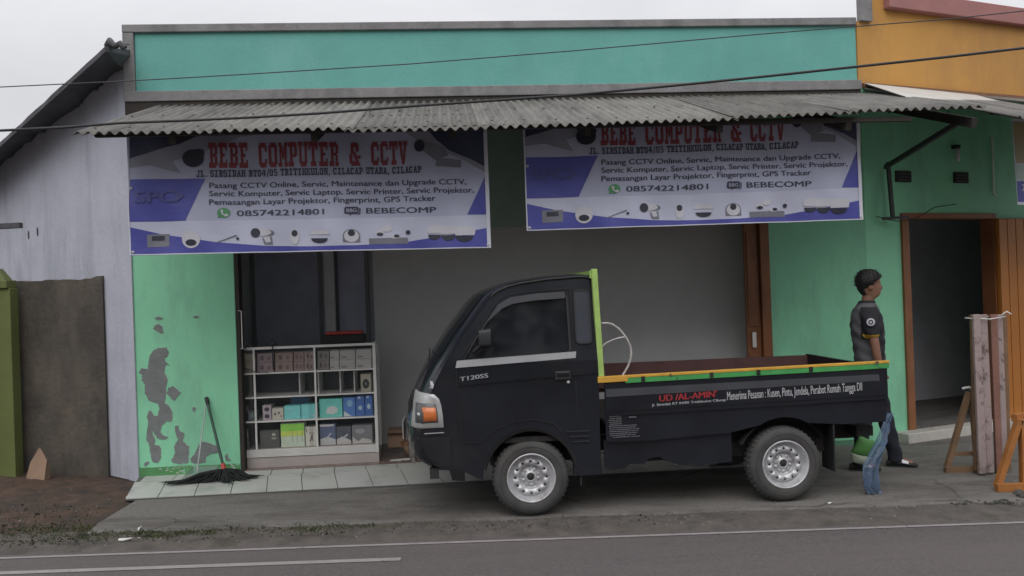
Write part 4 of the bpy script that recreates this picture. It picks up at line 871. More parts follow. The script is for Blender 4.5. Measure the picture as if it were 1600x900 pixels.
t = thing('paper_stack', 'loose pale papers lying on the shop floor right of the showcase', 'papers', (2.55, .12, SZ))
for k in range(4): part('sheet', MB().add([(2.46+.05*k, .09+.03*(k % 2), SZ+.003+.002*k), (2.58+.04*k, .07+.03*(k % 2), SZ+.004+.002*k), (2.60+.04*k, .16, SZ+.012+.002*k), (2.47+.05*k, .17, SZ+.005+.002*k)], [(0,1,2,3)]), scrap, t)

# ================================================================== MOP AND DUSTPAN
h0 = fp(SITE, 323, 624, -.02); f0 = fz(SITE, 349, 731, .1)
br = thing('mop', 'green handled mop with black fibres spread on the tiles, leaning on the peeling pillar', 'mop', (f0.x, -.32, .04))
top = Vector((h0.x, -.022, h0.z)); ft_ = fp(SITE, 350, 733, -.28); ft_ = Vector((ft_.x, -.28, ft_.z))
d = (ft_-top).normalized()
part('handle', MB().tube([top, top+(ft_-top)*.93], .0135, 10), poleg, br); part('grip', MB().tube([top-d*.02, top+d*.05], .019, 10), cablem, br)
part('collar', MB().tube([top+(ft_-top)*.925, top+(ft_-top)*1.0], .022, 10), redm, br)
mop = MB(); random.seed(4)
for i in range(420):
    a = random.random(); tgt = random.choice([(262, 756), (290, 753), (300, 750), (320, 752), (340, 750), (360, 750), (380, 748), (398, 745), (330, 745), (350, 752)])
    g = fz(SITE, tgt[0]+random.gauss(0, 6), tgt[1]+random.gauss(0, 1.2), .05)
    s0 = ft_+Vector((random.gauss(0, .012), random.gauss(0, .012), 0)); zmid = .06+.02*random.random()
    mid = s0.lerp(g, .38); mid.z = .075+.05*random.random(); m2 = s0.lerp(g, .7); m2.z = .052+.018*random.random(); g.z = .036+max(0, (g.y+.8))*.04+.004
    mop.tube([s0, mid, m2, g], [.006, .009, .008, .002], 4, cap=False)
part('fibres', mop, bristle, br, kind='stuff')
dp = thing('dustpan', 'pale dustpan with a thin upright stick handle standing on the tiles beside the mop', 'dustpan', (.6, -.2, .04))
s0 = fp(SITE, 322, 628, -.03); s1 = fp(SITE, 308, 738, -.22)
part('stick', MB().tube([(s0.x, -.03, s0.z), (s1.x, -.22, max(.1, s1.z))], .007, 8), polew, dp)
a = fz(SITE, 283, 750, .05); b = fz(SITE, 330, 748, .05)
panm = glass('clear_plastic', (.35, .45, .42), .6, .3)
part('pan', MB().add([(a.x,a.y,.05),(b.x,b.y,.05),(b.x+.01,b.y+.22,.055),(a.x+.05,a.y+.22,.055),(a.x,a.y,.06),(b.x,b.y,.06),(b.x+.01,b.y+.22,.13),(a.x+.05,a.y+.22,.13)], [(0,1,2,3),(3,2,6,7),(0,3,7,4),(1,5,6,2)]), panm, dp)

# ================================================================== TRUCK
TD = -2.0743                                    # near side plane (site depth)
TR = thing('pickup_truck', 'black flatbed pickup truck parked in front of the shop', 'truck', (4.73, TD+.75, 0))
TW = 1.5
def Y(w): return TD+w
def tum(z): return 0 if z < 1.2 else (z-1.2)/.66*.085
prof = [(4.262,1.862),(4.16,1.872),(4.077,1.868),(3.90,1.860),(3.70,1.838),(3.58,1.815),(3.489,1.787),(3.42,1.762),(3.376,1.738),(3.311,1.673),(3.22,1.56),(3.13,1.448),(3.07,1.358),(3.009,1.269),(2.975,1.22),(2.949,1.175),(2.918,1.12),(2.887,1.060),(2.860,1.0),(2.837,.945),(2.807,.863),(2.790,.79),(2.775,.72),(2.768,.66),(2.778,.57),(2.80,.50),(2.845,.45),(2.90,.418)]
kf = [0,0,0,.02,.05,.12,.3,.55,.8]+[1]*(len(prof)-9)
def off(w):
    w = min(w, TW-w); T_ = [(0, .10), (.02, .082), (.05, .055), (.09, .032), (.15, .010), (.22, -.006), (.4, -.03), (.75, -.045)]
    for (a, b), (c, d) in zip(T_, T_[1:]):
        if w <= c: return b+(d-b)*(w-a)/(c-a)
    return -.045
def side_e(i): return (prof[i][0]+kf[i]*.10, prof[i][1])
ws = [0, .02, .05, .09, .15, .22, .4, .6, .75, .9, 1.1, 1.28, 1.35, 1.41, 1.45, 1.48, 1.5]
def cabp(i, w, out=0):
    s, z = prof[i]; ss = 1 if w < TW/2 else -1; t = tum(z); e = min(w, TW-w)
    fr_ = max(0, 1-kf[i]); zc_ = z+fr_*(.018*(1-((w-.75)/.75)**2)-.028*(max(0, 1-e/.07))**2)
    y = w+ss*t*max(0, 1-e/.75); n = Vector((0, 0, 0))
    if out:
        a = prof[max(0, i-1)]; b = prof[min(len(prof)-1, i+1)]; dv_ = Vector((b[0]-a[0], 0, b[1]-a[1])).normalized(); n = Vector((dv_.z, 0, -dv_.x))*out
        if n.x > 0 and kf[i] > .5: n = -n
    return Vector((s+kf[i]*off(w), Y(y), zc_))+n
rings = [[cabp(i, w) for w in ws] for i in range(len(prof))]
part('cab_shell', MB().loft(rings, False, True), paint, TR, rec=False)
# side panels with window opening and wheel arch
arch = [(3.715+.375*cos(R(a)), .30+.385*sin(R(a))) for a in range(180, -1, -12)]
so_ = [side_e(i) for i in range(len(prof))][::-1]
so_[0] = (2.99, .40)
outer = [(3.0, .40), (3.18, .385)]+arch+[(4.262, .30), (4.272, 1.03)]+[(p[0], p[1]-.006*(1-kf[i])) for i, p in list(enumerate([side_e(j) for j in range(len(prof))]))]
win = [(3.225,1.245),(3.30,1.36),(3.40,1.50),(3.50,1.628),(3.535,1.662),(3.60,1.685),(3.75,1.705),(3.95,1.715),(4.03,1.716),(4.042,1.70),(4.048,1.285),(4.03,1.272)]
qw = rrect(4.112, 4.222, 1.34, 1.745, .02, 2)
def tumb(mb, far=False):
    return mb.map(lambda v: (v.x, Y(TW)-(v.y-Y(0))-tum(v.z) if far else v.y+tum(v.z), v.z))
for far in (False, True):
    pl_ = plate(outer, [win] if far else [win], .012, Y(0)+.006)
    # densify so the tumblehome bends
    bmm = bmesh.new(); vv = [bmm.verts.new(v) for v in pl_.v]
    for f in pl_.f:
        try: bmm.faces.new([vv[i] for i in f])
        except ValueError: pass
    for zc_ in (1.2,): bmesh.ops.bisect_plane(bmm, geom=bmm.verts[:]+bmm.edges[:]+bmm.faces[:], plane_co=(0, 0, zc_), plane_no=(0, 0, 1))
    bmm.verts.index_update(); pl2 = MB().add([v.co.copy() for v in bmm.verts], [tuple(v.index for v in f.verts) for f in bmm.faces]); bmm.free()
    part('cab_side', tumb(pl2, far), paint, TR, rec=True)
dr = None
def strip(pts, w, y0, y1, closed=True):         # flat ring following pts, width w outward (x-z), depth y0..y1
    n = len(pts); cx_ = sum(p[0] for p in pts)/n; cz_ = sum(p[1] for p in pts)/n; o = []
    for i, p in enumerate(pts):
        a = pts[i-1]; b = pts[(i+1) % n]; t = Vector((b[0]-a[0], b[1]-a[1])).normalized(); nn = Vector((t.y, -t.x))
        if nn.dot(Vector((p[0]-cx_, p[1]-cz_))) < 0: nn = -nn
        o.append((p[0]+nn.x*w, p[1]+nn.y*w))
    vs = []
    for (a, b), (c, d) in zip(pts, o): vs += [(a, y1, b), (a, y0, b), (c, y0, d), (c, y1, d)]
    fs = [(i*4+k, i*4+k+1, ((i+1) % n)*4+k+1, ((i+1) % n)*4+k) for i in range(n) for k in range(3)]
    return MB().add(vs, fs)
def inset(pts, w):
    n = len(pts); cx_ = sum(p[0] for p in pts)/n; cz_ = sum(p[1] for p in pts)/n
    return [(p[0]+(cx_-p[0])*w, p[1]+(cz_-p[1])*w) for p in pts]
# door: shut line + parts
dline = [(3.17,.86),(3.165,1.16),(3.20,1.255),(3.48,1.655),(3.53,1.705),(3.62,1.735),(3.80,1.752),(4.03,1.762),(4.078,1.75),(4.085,1.30),(4.09,.74),(4.06,.68),(4.0,.62),(3.9,.72),(3.75,.76),(3.6,.75),(3.45,.70),(3.33,.60),(3.2,.60)]
door = part('door', tumb(strip(dline, .006, Y(0)-.0012, Y(0)+.004)), underm, TR)
part('window_seal', tumb(strip(win, .013, Y(0)-.006, Y(0)+.008)), plasticb, door)
part('window_glass', tumb(plate(win, (), .004, Y(0)+.012)), tintg, door)
part('window_glass', tumb(plate(win, (), .004, Y(0)+.012), True), tintg, TR)
part('rain_visor', tumb(plate([(3.40,1.515),(3.505,1.66),(3.60,1.712),(3.80,1.735),(4.03,1.742),(4.035,1.69),(3.8,1.682),(3.62,1.662),(3.535,1.628)], (), .004, Y(0)-.02)), mat('smoke_visor', (.06, .062, .07), .3, .1, 4), door)
part('silver_stripe', plate([(3.155,1.182),(3.168,1.237),(4.100,1.272),(4.094,1.222)], (), .003, Y(0)-.002), silver, door)
hn = part('door_handle', MB().box(3.925, 4.05, Y(0)-.012, Y(0)+.001, 1.055, 1.125), plasticb, door, bev=.006); part('handle_flap', MB().box(3.94, 4.035, Y(0)-.020, Y(0)-.0125, 1.085, 1.115), paint, hn, bev=.003)
part('keyhole', MB().lathe([(0, -.006), (.012, -.006), (.013, .002)], (4.03, Y(0)-.002, 1.035), 'y', 12), silver, door)
part('swage_line', MB().beam((3.18, Y(0)-.002, 1.045), (3.92, Y(0)-.002, 1.085), .008, .006).beam((4.06, Y(0)-.002, 1.088), (4.262, Y(0)-.002, 1.10), .008, .006), paint, door)
dt = MB(); fit_text(dt, 'T120SS', 3.185, 1.078, 3.402, 1.100, .033, Y(0)-.004, bold=.02); part('door_lettering', dt, mat('silver_vinyl', (.33, .34, .36), .4), door)
mr_ = part('side_mirror', MB().loft([[(3.34, Y(0)-.02-y_, 1.41+z_) for z_, y_ in ((-.055, 0), (-.068, .05), (-.055, .10), (.05, .11), (.06, .06), (.05, 0))], [(3.43, Y(0)-.02-y_, 1.415+z_) for z_, y_ in ((-.06, 0), (-.072, .05), (-.06, .10), (.055, .11), (.066, .06), (.055, 0))]], True, True, True), mat('mirror_shell', (.035, .038, .042), .5), door, bev=.01)
part('mirror_arm', MB().tube([(3.30, Y(0)+.01, 1.30), (3.36, Y(0)-.03, 1.35)], .014, 8), plasticb, mr_)
part('quarter_window', tumb(plate(qw, (), .006, Y(0)-.003)), darkgl, TR)
part('quarter_window_seal', tumb(strip(qw, .010, Y(0)-.009, Y(0)+.002)), plasticb, TR)
# windscreen and wiper
i0, i1 = 8, 14
wr = [[cabp(i, w, .006) for w in (.085, .12, .2, .35, .55, .75, .95, 1.15, 1.3, 1.38, 1.415)] for i in range(i0, i1)]
part('windscreen', MB().loft(wr, False, True), mat('windscreen_glass', (.016, .018, .022), .08, .1, 2, spec=.5), TR)
part('wiper', MB().tube([cabp(14, .25, .02), cabp(13, .5, .03), cabp(13, .8, .03)], .007, 6), plasticb, TR)
part('gutter', MB().tube([(p[0], Y(0)+tum(p[1])-.004, p[1]-.016) for p in [side_e(i) for i in range(9)]], .009, 6), plasticb, TR)
part('cab_rear', MB().box(4.255, 4.268, Y(0)+.01, Y(TW)-.01, .32, 1.2).add([(4.262,Y(.01),1.2),(4.262,Y(1.49),1.2),(4.262,Y(1.41),1.86),(4.262,Y(.09),1.86)], [(0,1,2,3)]), paint, TR)
part('rear_glass', MB().box(4.269, 4.273, Y(.3), Y(1.2), 1.35, 1.72), darkgl, TR)
part('cab_floor', MB().box(2.95, 4.25, Y(.02), Y(TW-.02), .58, .62), underm, TR)
st_ = part('seat', MB().box(3.62, 4.05, Y(.12), Y(.68), .78, .92).add([(3.98,Y(.12),.92),(4.10,Y(.12),.92),(4.20,Y(.14),1.42),(4.10,Y(.14),1.42),(3.98,Y(.68),.92),(4.10,Y(.68),.92),(4.20,Y(.66),1.42),(4.10,Y(.66),1.42)], [(0,1,2,3),(7,6,5,4),(0,3,7,4),(1,5,6,2),(3,2,6,7)]), seatm, TR, bev=.03)
part('headrest', MB().box(4.1, 4.19, Y(.28), Y(.52), 1.43, 1.6), seatm, st_, bev=.03)
st_ = part('seat', MB().box(3.62, 4.05, Y(.82), Y(1.38), .78, .92).box(4.0, 4.15, Y(.82), Y(1.38), .92, 1.42), seatm, TR, bev=.03)
part('headrest', MB().box(4.1, 4.19, Y(.98), Y(1.22), 1.43, 1.6), seatm, st_, bev=.03)
part('dashboard', MB().box(3.0, 3.28, Y(.06), Y(1.44), .95, 1.2), seatm, TR, bev=.03)
part('steering_wheel', MB().tube([(3.42+.06*cos(a*.3142), Y(1.05)+.18*sin(a*.3142), 1.23+.17*cos(a*.3142)) for a in range(20)], .014, 8, True), plasticb, TR)
# headlamp cluster (wraps the corner), both sides
def cornerpt(s, z, lift):                       # point on the near side or wrapped round the front corner at height z
    # find front profile s at z
    for a, b in zip(prof, prof[1:]):
        if b[1] <= z <= a[1] and a[1] < 1.3: fs_ = a[0]+(b[0]-a[0])*(a[1]-z)/(a[1]-b[1]+1e-9); break
    else: fs_ = 2.8
    e = fs_+.10
    if s >= e: return Vector((s, Y(0)-lift, z))
    w = 0
    while w < .5 and fs_+off(w) > s: w += .004
    return Vector((s-lift*.7, Y(w)-lift*.6, z))
def wrap_patch(pts, lift, n=8):                 # pts: rows (s_left, s_right, z)
    rg = [[cornerpt(a+(b-a)*k/n, z, lift*(1 if 0 < k < n and 0 < j < len(pts)-1 else .15)) for k in range(n+1)] for j, (a, b, z) in enumerate(pts)]
    return MB().loft(rg, False, True)
def mirror(mb): return MB().add([(v.x, 2*Y(TW/2)-v.y, v.z) for v in mb.v], [f[::-1] for f in mb.f], True)
hl_s = wrap_patch([(2.835,2.93,.995),(2.825,2.985,.985),(2.818,3.02,.95),(2.81,3.035,.90),(2.80,3.045,.82),(2.795,3.048,.745),(2.795,3.048,.728)], .014, 12)
hl_l = wrap_patch([(2.835,2.99,.925),(2.835,3.005,.91),(2.83,3.015,.85),(2.83,3.02,.775),(2.83,3.02,.762)], .024, 10)
hl_o = wrap_patch([(2.905,2.985,.895),(2.895,3.0,.885),(2.888,3.008,.83),(2.888,3.01,.785),(2.89,3.01,.775)], .032, 8)
hl_w = wrap_patch([(2.862,2.888,.87),(2.858,2.892,.84),(2.862,2.888,.80)], .030, 4)
for mf in (lambda m_: m_, mirror):
    h = part('headlight', mf(hl_s), chromeb, TR); part('reflector', mf(hl_l), mat('lamp_bowl', (.10, .10, .105), .3), h); part('indicator', mf(hl_o), amber, h); part('lamp_lens', mf(hl_w), lensm, h)
part('emblem', MB().join(wrap_patch([(2.955,2.975,1.085),(2.955,2.985,1.055),(2.945,2.975,1.03)], .008, 3)), silver, TR)
# bumper: proud band wrapping the front below the lamps
bz = [.60, .56, .50, .455, .425]
def bump_ring(lift):
    rg = []
    for z in (.655, .645, .60, .55, .50, .46, .425):
        row = []
        l2 = lift if z not in (.655, .425) else .002
        for i in range(15):
            s = 3.10-(3.10-2.79)*i/14
            row.append(cornerpt(s, z, l2))
        rg.append(row)
    return MB().loft(rg, False, True)
for mf in (lambda m_: m_, mirror): part('bumper', mf(bump_ring(.004)), paint, TR)
part('bumper_center', MB().loft([[Vector((2.742+(z-.55)**2*.3+.12*abs((w-.75)/.75)**3, Y(w), z)) for w in (.12, .3, .5, .75, 1, 1.2, 1.38)] for z in (.66, .6, .5, .43)], False, True), paint, TR)
part('bumper_groove', MB().beam((2.90, Y(0)-.010, .688), (3.05, Y(0)-.010, .69), .008, .006), chromeb, TR)
part('grille', MB().box(2.765, 2.79, Y(.35), Y(1.15), .75, .9), plasticb, TR)
pn = part('number_plate', MB().box(2.700, 2.708, Y(.55), Y(.95), .56, .70), chromeb, TR)
part('front_flap', MB().box(2.93, 3.0, Y(.02), Y(.1), .33, .41).add([(3.08,Y(.0),.40),(3.2,Y(.0),.40),(3.2,Y(.03),.30),(3.10,Y(.03),.31)], [(0,1,2,3)]), plasticb, TR)
for k in range(3): part('louvre', MB().box(4.0+.02*k*0+.025*k, 4.18, Y(0)-.007, Y(0)+.002, .645-.04*k, .653-.04*k), mat('louvre_paint', (.035, .038, .045), .3), TR)
part('side_step_skirt', MB().box(4.05, 4.27, Y(.01), Y(.06), .30, .42), paint, TR)
part('wheel_arch', MB().loft([[(x, Y(0)+.001-.006, z) for x, z in arch[1:-1]], [(3.715+.355*cos(R(a)), Y(0)-.004, .30+.365*sin(R(a))) for a in range(168, 11, -12)], [(3.715+.355*cos(R(a)), Y(.3), .30+.365*sin(R(a))) for a in range(168, 11, -12)]], False, True), underm, TR)
# wheels
def wheel(s, w, flip=False, z=.300):
    c = (s, Y(w), z); sg = -1 if not flip else 1
    t = part('wheel', MB().lathe([(.05, .05*-sg), (.12, .05*-sg), (.12, .02*-sg)], c, 'y', 24), rimdark, TR)
    # tyre
    P_ = [(.188, .075), (.200, .082), (.225, .086), (.255, .084), (.278, .074), (.290, .055), (.297, .03), (.298, 0), (.297, -.03), (.290, -.055), (.278, -.074), (.255, -.084), (.225, -.086), (.200, -.082), (.188, -.075)]
    tb = MB().lathe([(r, h) for r, h in P_], c, 'y', 64)
    tb.v = [v for v in tb.v]
    ty = part('tyre', tb, tyrem, t)
    grv = MB()
    for k in range(44):
        a = 2*PI*k/44
        for hh in (-1, 1): grv.beam((c[0]+.2955*cos(a), c[1]+hh*.030, c[2]+.2955*sin(a)), (c[0]+.2895*cos(a+.03), c[1]+hh*.055, c[2]+.2895*sin(a+.03)), .018, .010)
    part('tread', grv, tyrem, t)
    part('sidewall_ring', MB().tube([(c[0]+.245*cos(a*PI/32), c[1]+sg*.0865, c[2]+.245*sin(a*PI/32)) for a in range(64)], .0022, 5, True), tyrem, t)
    yy = lambda h: h*sg
    part('rim', MB().lathe([(.192, yy(.070)), (.193, yy(.080)), (.186, yy(.084)), (.180, yy(.078)), (.176, yy(.055)), (.168, yy(.040)), (.160, yy(.025)), (.150, yy(.022)), (.146, yy(.030))], c, 'y', 64), rimm, t)
    # perforated ring r .098-.146
    dm = MB(); K = 12
    def dep(r): u = (r-.095)/(.146-.095); return .030+.022*sin(PI*min(1, max(0, u)))**.6
    for k in range(K):
        a0 = 2*PI*k/K; aw = 2*PI/K
        ob = []; ih = []
        for j in range(16):
            th = 2*PI*j/16; qx, qy = cos(th), sin(th); mxx = max(abs(qx), abs(qy)); ux, uy = qx/mxx, qy/mxx
            r = .121+uy*.025; aa = a0+ux*aw/2; ob.append((c[0]+r*cos(aa), c[1]+yy(dep(r)), c[2]+r*sin(aa)))
            hx = .0095*qx; hy = .0095*qy; r = .124+hy; aa = a0+hx/.124; ih.append((c[0]+r*cos(aa), c[1]+yy(dep(r)), c[2]+r*sin(aa)))
        hb = [(x, y-yy(.012), z_) for x, y, z_ in ih]
        dm.loft([ob, ih, hb], True, True)
    dm.lathe([(.096, yy(dep(.096))), (.093, yy(.020)), (.088, yy(.006)), (.080, yy(.004)), (.060, yy(.010)), (.045, yy(.018)), (.036, yy(.030)), (.030, yy(.030)), (.028, yy(.010))], c, 'y', 48)
    ds = part('wheel_disc', dm, rimm, t)
    part('hub_bore', MB().lathe([(.0, yy(.034)), (.022, yy(.033)), (.026, yy(.028)), (.027, yy(.012))], c, 'y', 20), rimdark, t)
    for k in range(5):
        a = 2*PI*k/5+.4; part('wheel_nut', MB().lathe([(0, yy(.028)), (.008, yy(.027)), (.0095, yy(.018)), (.011, yy(.008))], (c[0]+.064*cos(a), c[1], c[2]+.064*sin(a)), 'y', 8, False), rimm, t)
    for k in range(5):
        a = 2*PI*(k+.5)/5+.4; part('disc_dimple', MB().lathe([(0, yy(.020)), (.010, yy(.019)), (.016, yy(.008))], (c[0]+.062*cos(a), c[1], c[2]+.062*sin(a)), 'y', 10), rimm, t)
    part('backing', MB().lathe([(0, yy(-.02)), (.15, yy(-.02)), (.17, yy(.0))], c, 'y', 24), rimdark, t)
wheel(3.715, .085); wheel(5.755, .085, z=.302)
wheel(3.715, TW-.085, True, .302); wheel(5.755, TW-.085, True, .302)
# load bed
rk = lambda s: (s-4.31)*.013
def bedbox(mb, s0, s1, w0, w1, z0, z1):
    return mb.add([(s0,Y(w0),z0+rk(s0)),(s1,Y(w0),z0+rk(s1)),(s1,Y(w1),z0+rk(s1)),(s0,Y(w1),z0+rk(s0)),(s0,Y(w0),z1+rk(s0)),(s1,Y(w0),z1+rk(s1)),(s1,Y(w1),z1+rk(s1)),(s0,Y(w1),z1+rk(s0))],
                  [(0,3,2,1),(4,5,6,7),(0,1,5,4),(1,2,6,5),(2,3,7,6),(3,0,4,7)])
BE = 6.62
part('bed_floor', bedbox(MB(), 4.33, BE, .03, TW-.03, .66, .69), underm, TR)
g = bedbox(MB(), 4.315, BE, .0, .03, .755, 1.018); sgate = part('side_gate', g, paint, TR, bev=.005)
part('gate_ridge', bedbox(bedbox(MB(), 4.33, BE-.01, -.006, -.0005, .758, .768), 4.33, BE-.01, -.006, -.0005, .79, .798), paint, sgate)
g = bedbox(MB(), 4.315, BE, TW-.03, TW, .755, 1.00); part('side_gate', g, primer, TR)
part('cargo_board', MB().box(4.36, 6.80-.0-.18, Y(TW-.07), Y(TW-.035), .80, 1.035), primer, TR, 'dull red board standing inside the far side of the bed')
tg = part('tailgate', bedbox(MB(), BE-.03, BE+.0, .031, TW-.031, .69, 1.018), paint, TR, bev=.004)
sk_arch = [(5.755+.40*cos(R(a)), .26+.42*sin(R(a))) for a in range(150, 29, -10)]
sko = [(4.315, .55), (4.62, .545), (4.9, .56), (5.30, .575)]+[p for p in sk_arch if p[1] > .585]+[(6.25, .60), (6.60, .605), (6.60, .752+.03), (4.315, .752)]
part('side_skirt', plate(sko, (), .012, Y(0)+.012), paint, TR, rec=True)
part('wheel_housing', MB().box(5.33, 6.2, Y(.2), Y(.22), .35, .66), underm, TR)
part('rear_wheel_arch', MB().loft([[(x, Y(.02), z) for x, z in sk_arch], [(x, Y(.2), z+.0) for x, z in sk_arch]], False, True), underm, TR)
part('grey_stripe', MB().add([(4.324,Y(0)-.003,.905),(6.553,Y(0)-.003,.938+.0),(6.545,Y(0)-.003,.990),(4.324,Y(0)-.003,.967)], [(0,1,2,3)]), greystripe, sgate)
yr = MB(); bedbox(yr, 4.262, 4.50, -.012, .035, 1.0195, 1.066); bedbox(yr, 4.5005, BE+.015, -.012, .035, 1.046, 1.066)
part('yellow_rail', yr, yelm, TR, bev=.003)
gr = MB(); bedbox(gr, 4.48, BE+.01, -.009, -.0002, 1.006, 1.0455); part('green_rail', gr, grnm, TR, bev=.002)
for s in (4.62, 5.17, 5.55, 5.98): part('rail_bracket', bedbox(MB(), s-.014, s+.014, -.018, -.0092, 1.012, 1.052), underm, TR)
wt = MB(); fit_text(wt, 'Menerima Pesanan : Kusen, Pintu, Jendela, Perabot Rumah Tangga Dll', 5.291, .838, 6.40, .866, .068, Y(0)-.005, bold=.010); part('white_lettering', wt, letterw, sgate)
rt = MB(); fit_text(rt, "UD /AL-AMIN'", 4.745, .852, 5.205, .868, .05, Y(0)-.005, bold=.02); part('red_lettering', rt, letterr, sgate)
sb = MB(); fit_text(sb, 'Jl. Sirsidah RT 04/05 Tritihkulon Cilacap', 4.683, .817, 5.28, .834, .019, Y(0)-.005, bold=.012); part('small_lettering', sb, letterw, sgate)
# weathered notice on the skirt: fine broken rules, not readable in the photo
nt_ = MB(); random.seed(21)
for k in range(13):
    z = .762-k*.0148; x = 4.338+.004*(k % 3)+(.03 if k > 11 else 0); e = (4.44 if 0 < k < 6 else 4.58-.01*(k % 4))
    while x < e:
        l = random.uniform(.004, .018); nt_.add([(x, Y(0)-.0035 if z > .755 else Y(0)+.003, z), (min(e, x+l), Y(0)+.003, z+.0003), (min(e, x+l), Y(0)+.003, z+.0055), (x, Y(0)+.003, z+.0052)], [(0,1,2,3)]); x += l+random.uniform(.001, .006)
for x in (4.505, 4.515, 4.527, 4.54, 4.552): nt_.box(x-.004, x+.004, Y(0)-.0008, Y(0)+.003, .735, .744)
part('notice_lettering', nt_, mat('worn_notice_vinyl', (.20, .20, .22), .6), TR)
# headboard rack
rk_ = MB()
for w in (.03, TW-.03): rk_.beam((4.295, Y(w), 1.066), (4.268, Y(w), 1.912), .05, .045)
rack = part('headboard_post', rk_, limem, TR, bev=.004)
part('top_bar', MB().beam((4.262, Y(.055), 1.885), (4.262, Y(TW-.055), 1.885), .035, .03), limem, rack)
part('bracket', MB().box(4.235, 4.262, Y(.035), Y(.06), 1.84, 1.90), limem, rack)
part('mid_bar', MB().beam((4.285, Y(.055), 1.35), (4.285, Y(TW-.055), 1.35), .03, .03), limem, rack)
hp = [(4.312, 1.482), (4.36, 1.482), (4.40, 1.472), (4.455, 1.43), (4.505, 1.365), (4.535, 1.30), (4.543, 1.25), (4.535, 1.19), (4.515, 1.14), (4.49, 1.10), (4.468, 1.068)]
part('hoop', MB().tube([(a, Y(.03), b) for a, b in hp], .009, 8).tube([(4.312, Y(.03), 1.30), (4.345, Y(.03), 1.325), (4.39, Y(.03), 1.345), (4.45, Y(.03), 1.362), (4.51, Y(.03), 1.368)], .008, 8), hoopm, TR)
# chassis
ch = MB()
for w in (.36, 1.1): ch.box(3.2, 6.5, Y(w), Y(w+.06), .42, .54)
for s in (4.5, 5.2, 6.4): ch.box(s, s+.06, Y(.42), Y(1.1), .44, .52)
part('chassis', ch, underm, TR)
part('fuel_tank', MB().box(4.50, 4.98, Y(.10), Y(.36), .36, .56), underm, TR, bev=.03)
part('battery_box', MB().box(5.02, 5.28, Y(.16), Y(.36), .36, .55), underm, TR, bev=.01)
part('axle', MB().tube([(5.755, Y(.15), .30), (5.755, Y(1.35), .30)], .035, 10).tube([(5.755, Y(.62), .30), (5.755, Y(.7), .30), (5.755, Y(.8), .30), (5.755, Y(.88), .30)], [.05, .11, .11, .05], 12), underm, TR)
part('prop_shaft', MB().tube([(4.3, Y(.7), .42), (5.7, Y(.74), .32)], .03, 8), underm, TR)
part('leaf_spring', MB().tube([(5.35, Y(.38), .42), (5.6, Y(.38), .33), (5.755, Y(.38), .31), (5.9, Y(.38), .33), (6.18, Y(.38), .44)], .022, 6), underm, TR)
part('engine_block', MB().box(3.55, 4.25, Y(.5), Y(1.0), .32, .6), underm, TR, bev=.03)
part('mud_flap', MB().box(4.10, 4.112, Y(.02), Y(.22), .22, .48), plasticb, TR); part('mud_flap', MB().box(6.16, 6.172, Y(.02), Y(.24), .22, .62), plasticb, TR)
part('rear_bumper', MB().box(6.42, 6.56, Y(.15), Y(1.35), .47, .55), underm, TR)
part('frame_skirt', plate([(4.30,.56),(4.30,.34),(4.36,.325),(4.46,.33),(4.50,.36),(4.62,.36),(4.66,.40),(4.74,.41),(4.80,.37),(4.90,.335),(5.05,.32),(5.2,.33),(5.33,.34),(5.33,.60)], (), .02, Y(.045)), paint, TR)

# ================================================================== PERSON
PX, PY, PZ = 6.99, -1.09, .012
PE = thing('person', 'person in charcoal and black short sleeved shirt standing behind the truck looking right', 'person', (PX, PY, PZ))
def skinmesh(verts, edges, radii, sub=2):
    me = bpy.data.meshes.new('s'); me.from_pydata(verts, edges, []); ob = bpy.data.objects.new('s', me); COL.objects.link(ob)
    md = ob.modifiers.new('k', 'SKIN'); md.use_smooth_shade = True
    for i, r in enumerate(radii):
        sv = me.skin_vertices[0].data[i]; sv.radius = r if isinstance(r, tuple) else (r, r); sv.use_root = (i == 0)
    sb_ = ob.modifiers.new('u', 'SUBSURF'); sb_.levels = sub; sb_.render_levels = sub
    dg = bpy.context.evaluated_depsgraph_get(); ev = ob.evaluated_get(dg); m2 = bpy.data.meshes.new_from_object(ev)
    mb = MB().add([v.co.copy() for v in m2.vertices], [tuple(p.vertices) for p in m2.polygons], True)
    bpy.data.objects.remove(ob); bpy.data.meshes.remove(me); bpy.data.meshes.remove(m2); return mb
def remesh(mb, vox, smooth=2):
    me = bpy.data.meshes.new('r'); me.from_pydata([tuple(v) for v in mb.v], [], mb.f); ob = bpy.data.objects.new('r', me); COL.objects.link(ob)
    md = ob.modifiers.new('r', 'REMESH'); md.mode = 'VOXEL'; md.voxel_size = vox
    sm_ = ob.modifiers.new('s', 'SMOOTH'); sm_.iterations = smooth; sm_.factor = .5
    dg = bpy.context.evaluated_depsgraph_get(); m2 = bpy.data.meshes.new_from_object(ob.evaluated_get(dg))
    o = MB().add([v.co.copy() for v in m2.vertices], [tuple(p.vertices) for p in m2.polygons], True)
    bpy.data.objects.remove(ob); bpy.data.meshes.remove(me); bpy.data.meshes.remove(m2); return o
def place(mb, yaw=0.0):
    return mb.map(lambda v: (PX+v.x*cos(yaw)-v.y*sin(yaw), PY+v.x*sin(yaw)+v.y*cos(yaw), PZ+v.z))
YAW = R(-24)
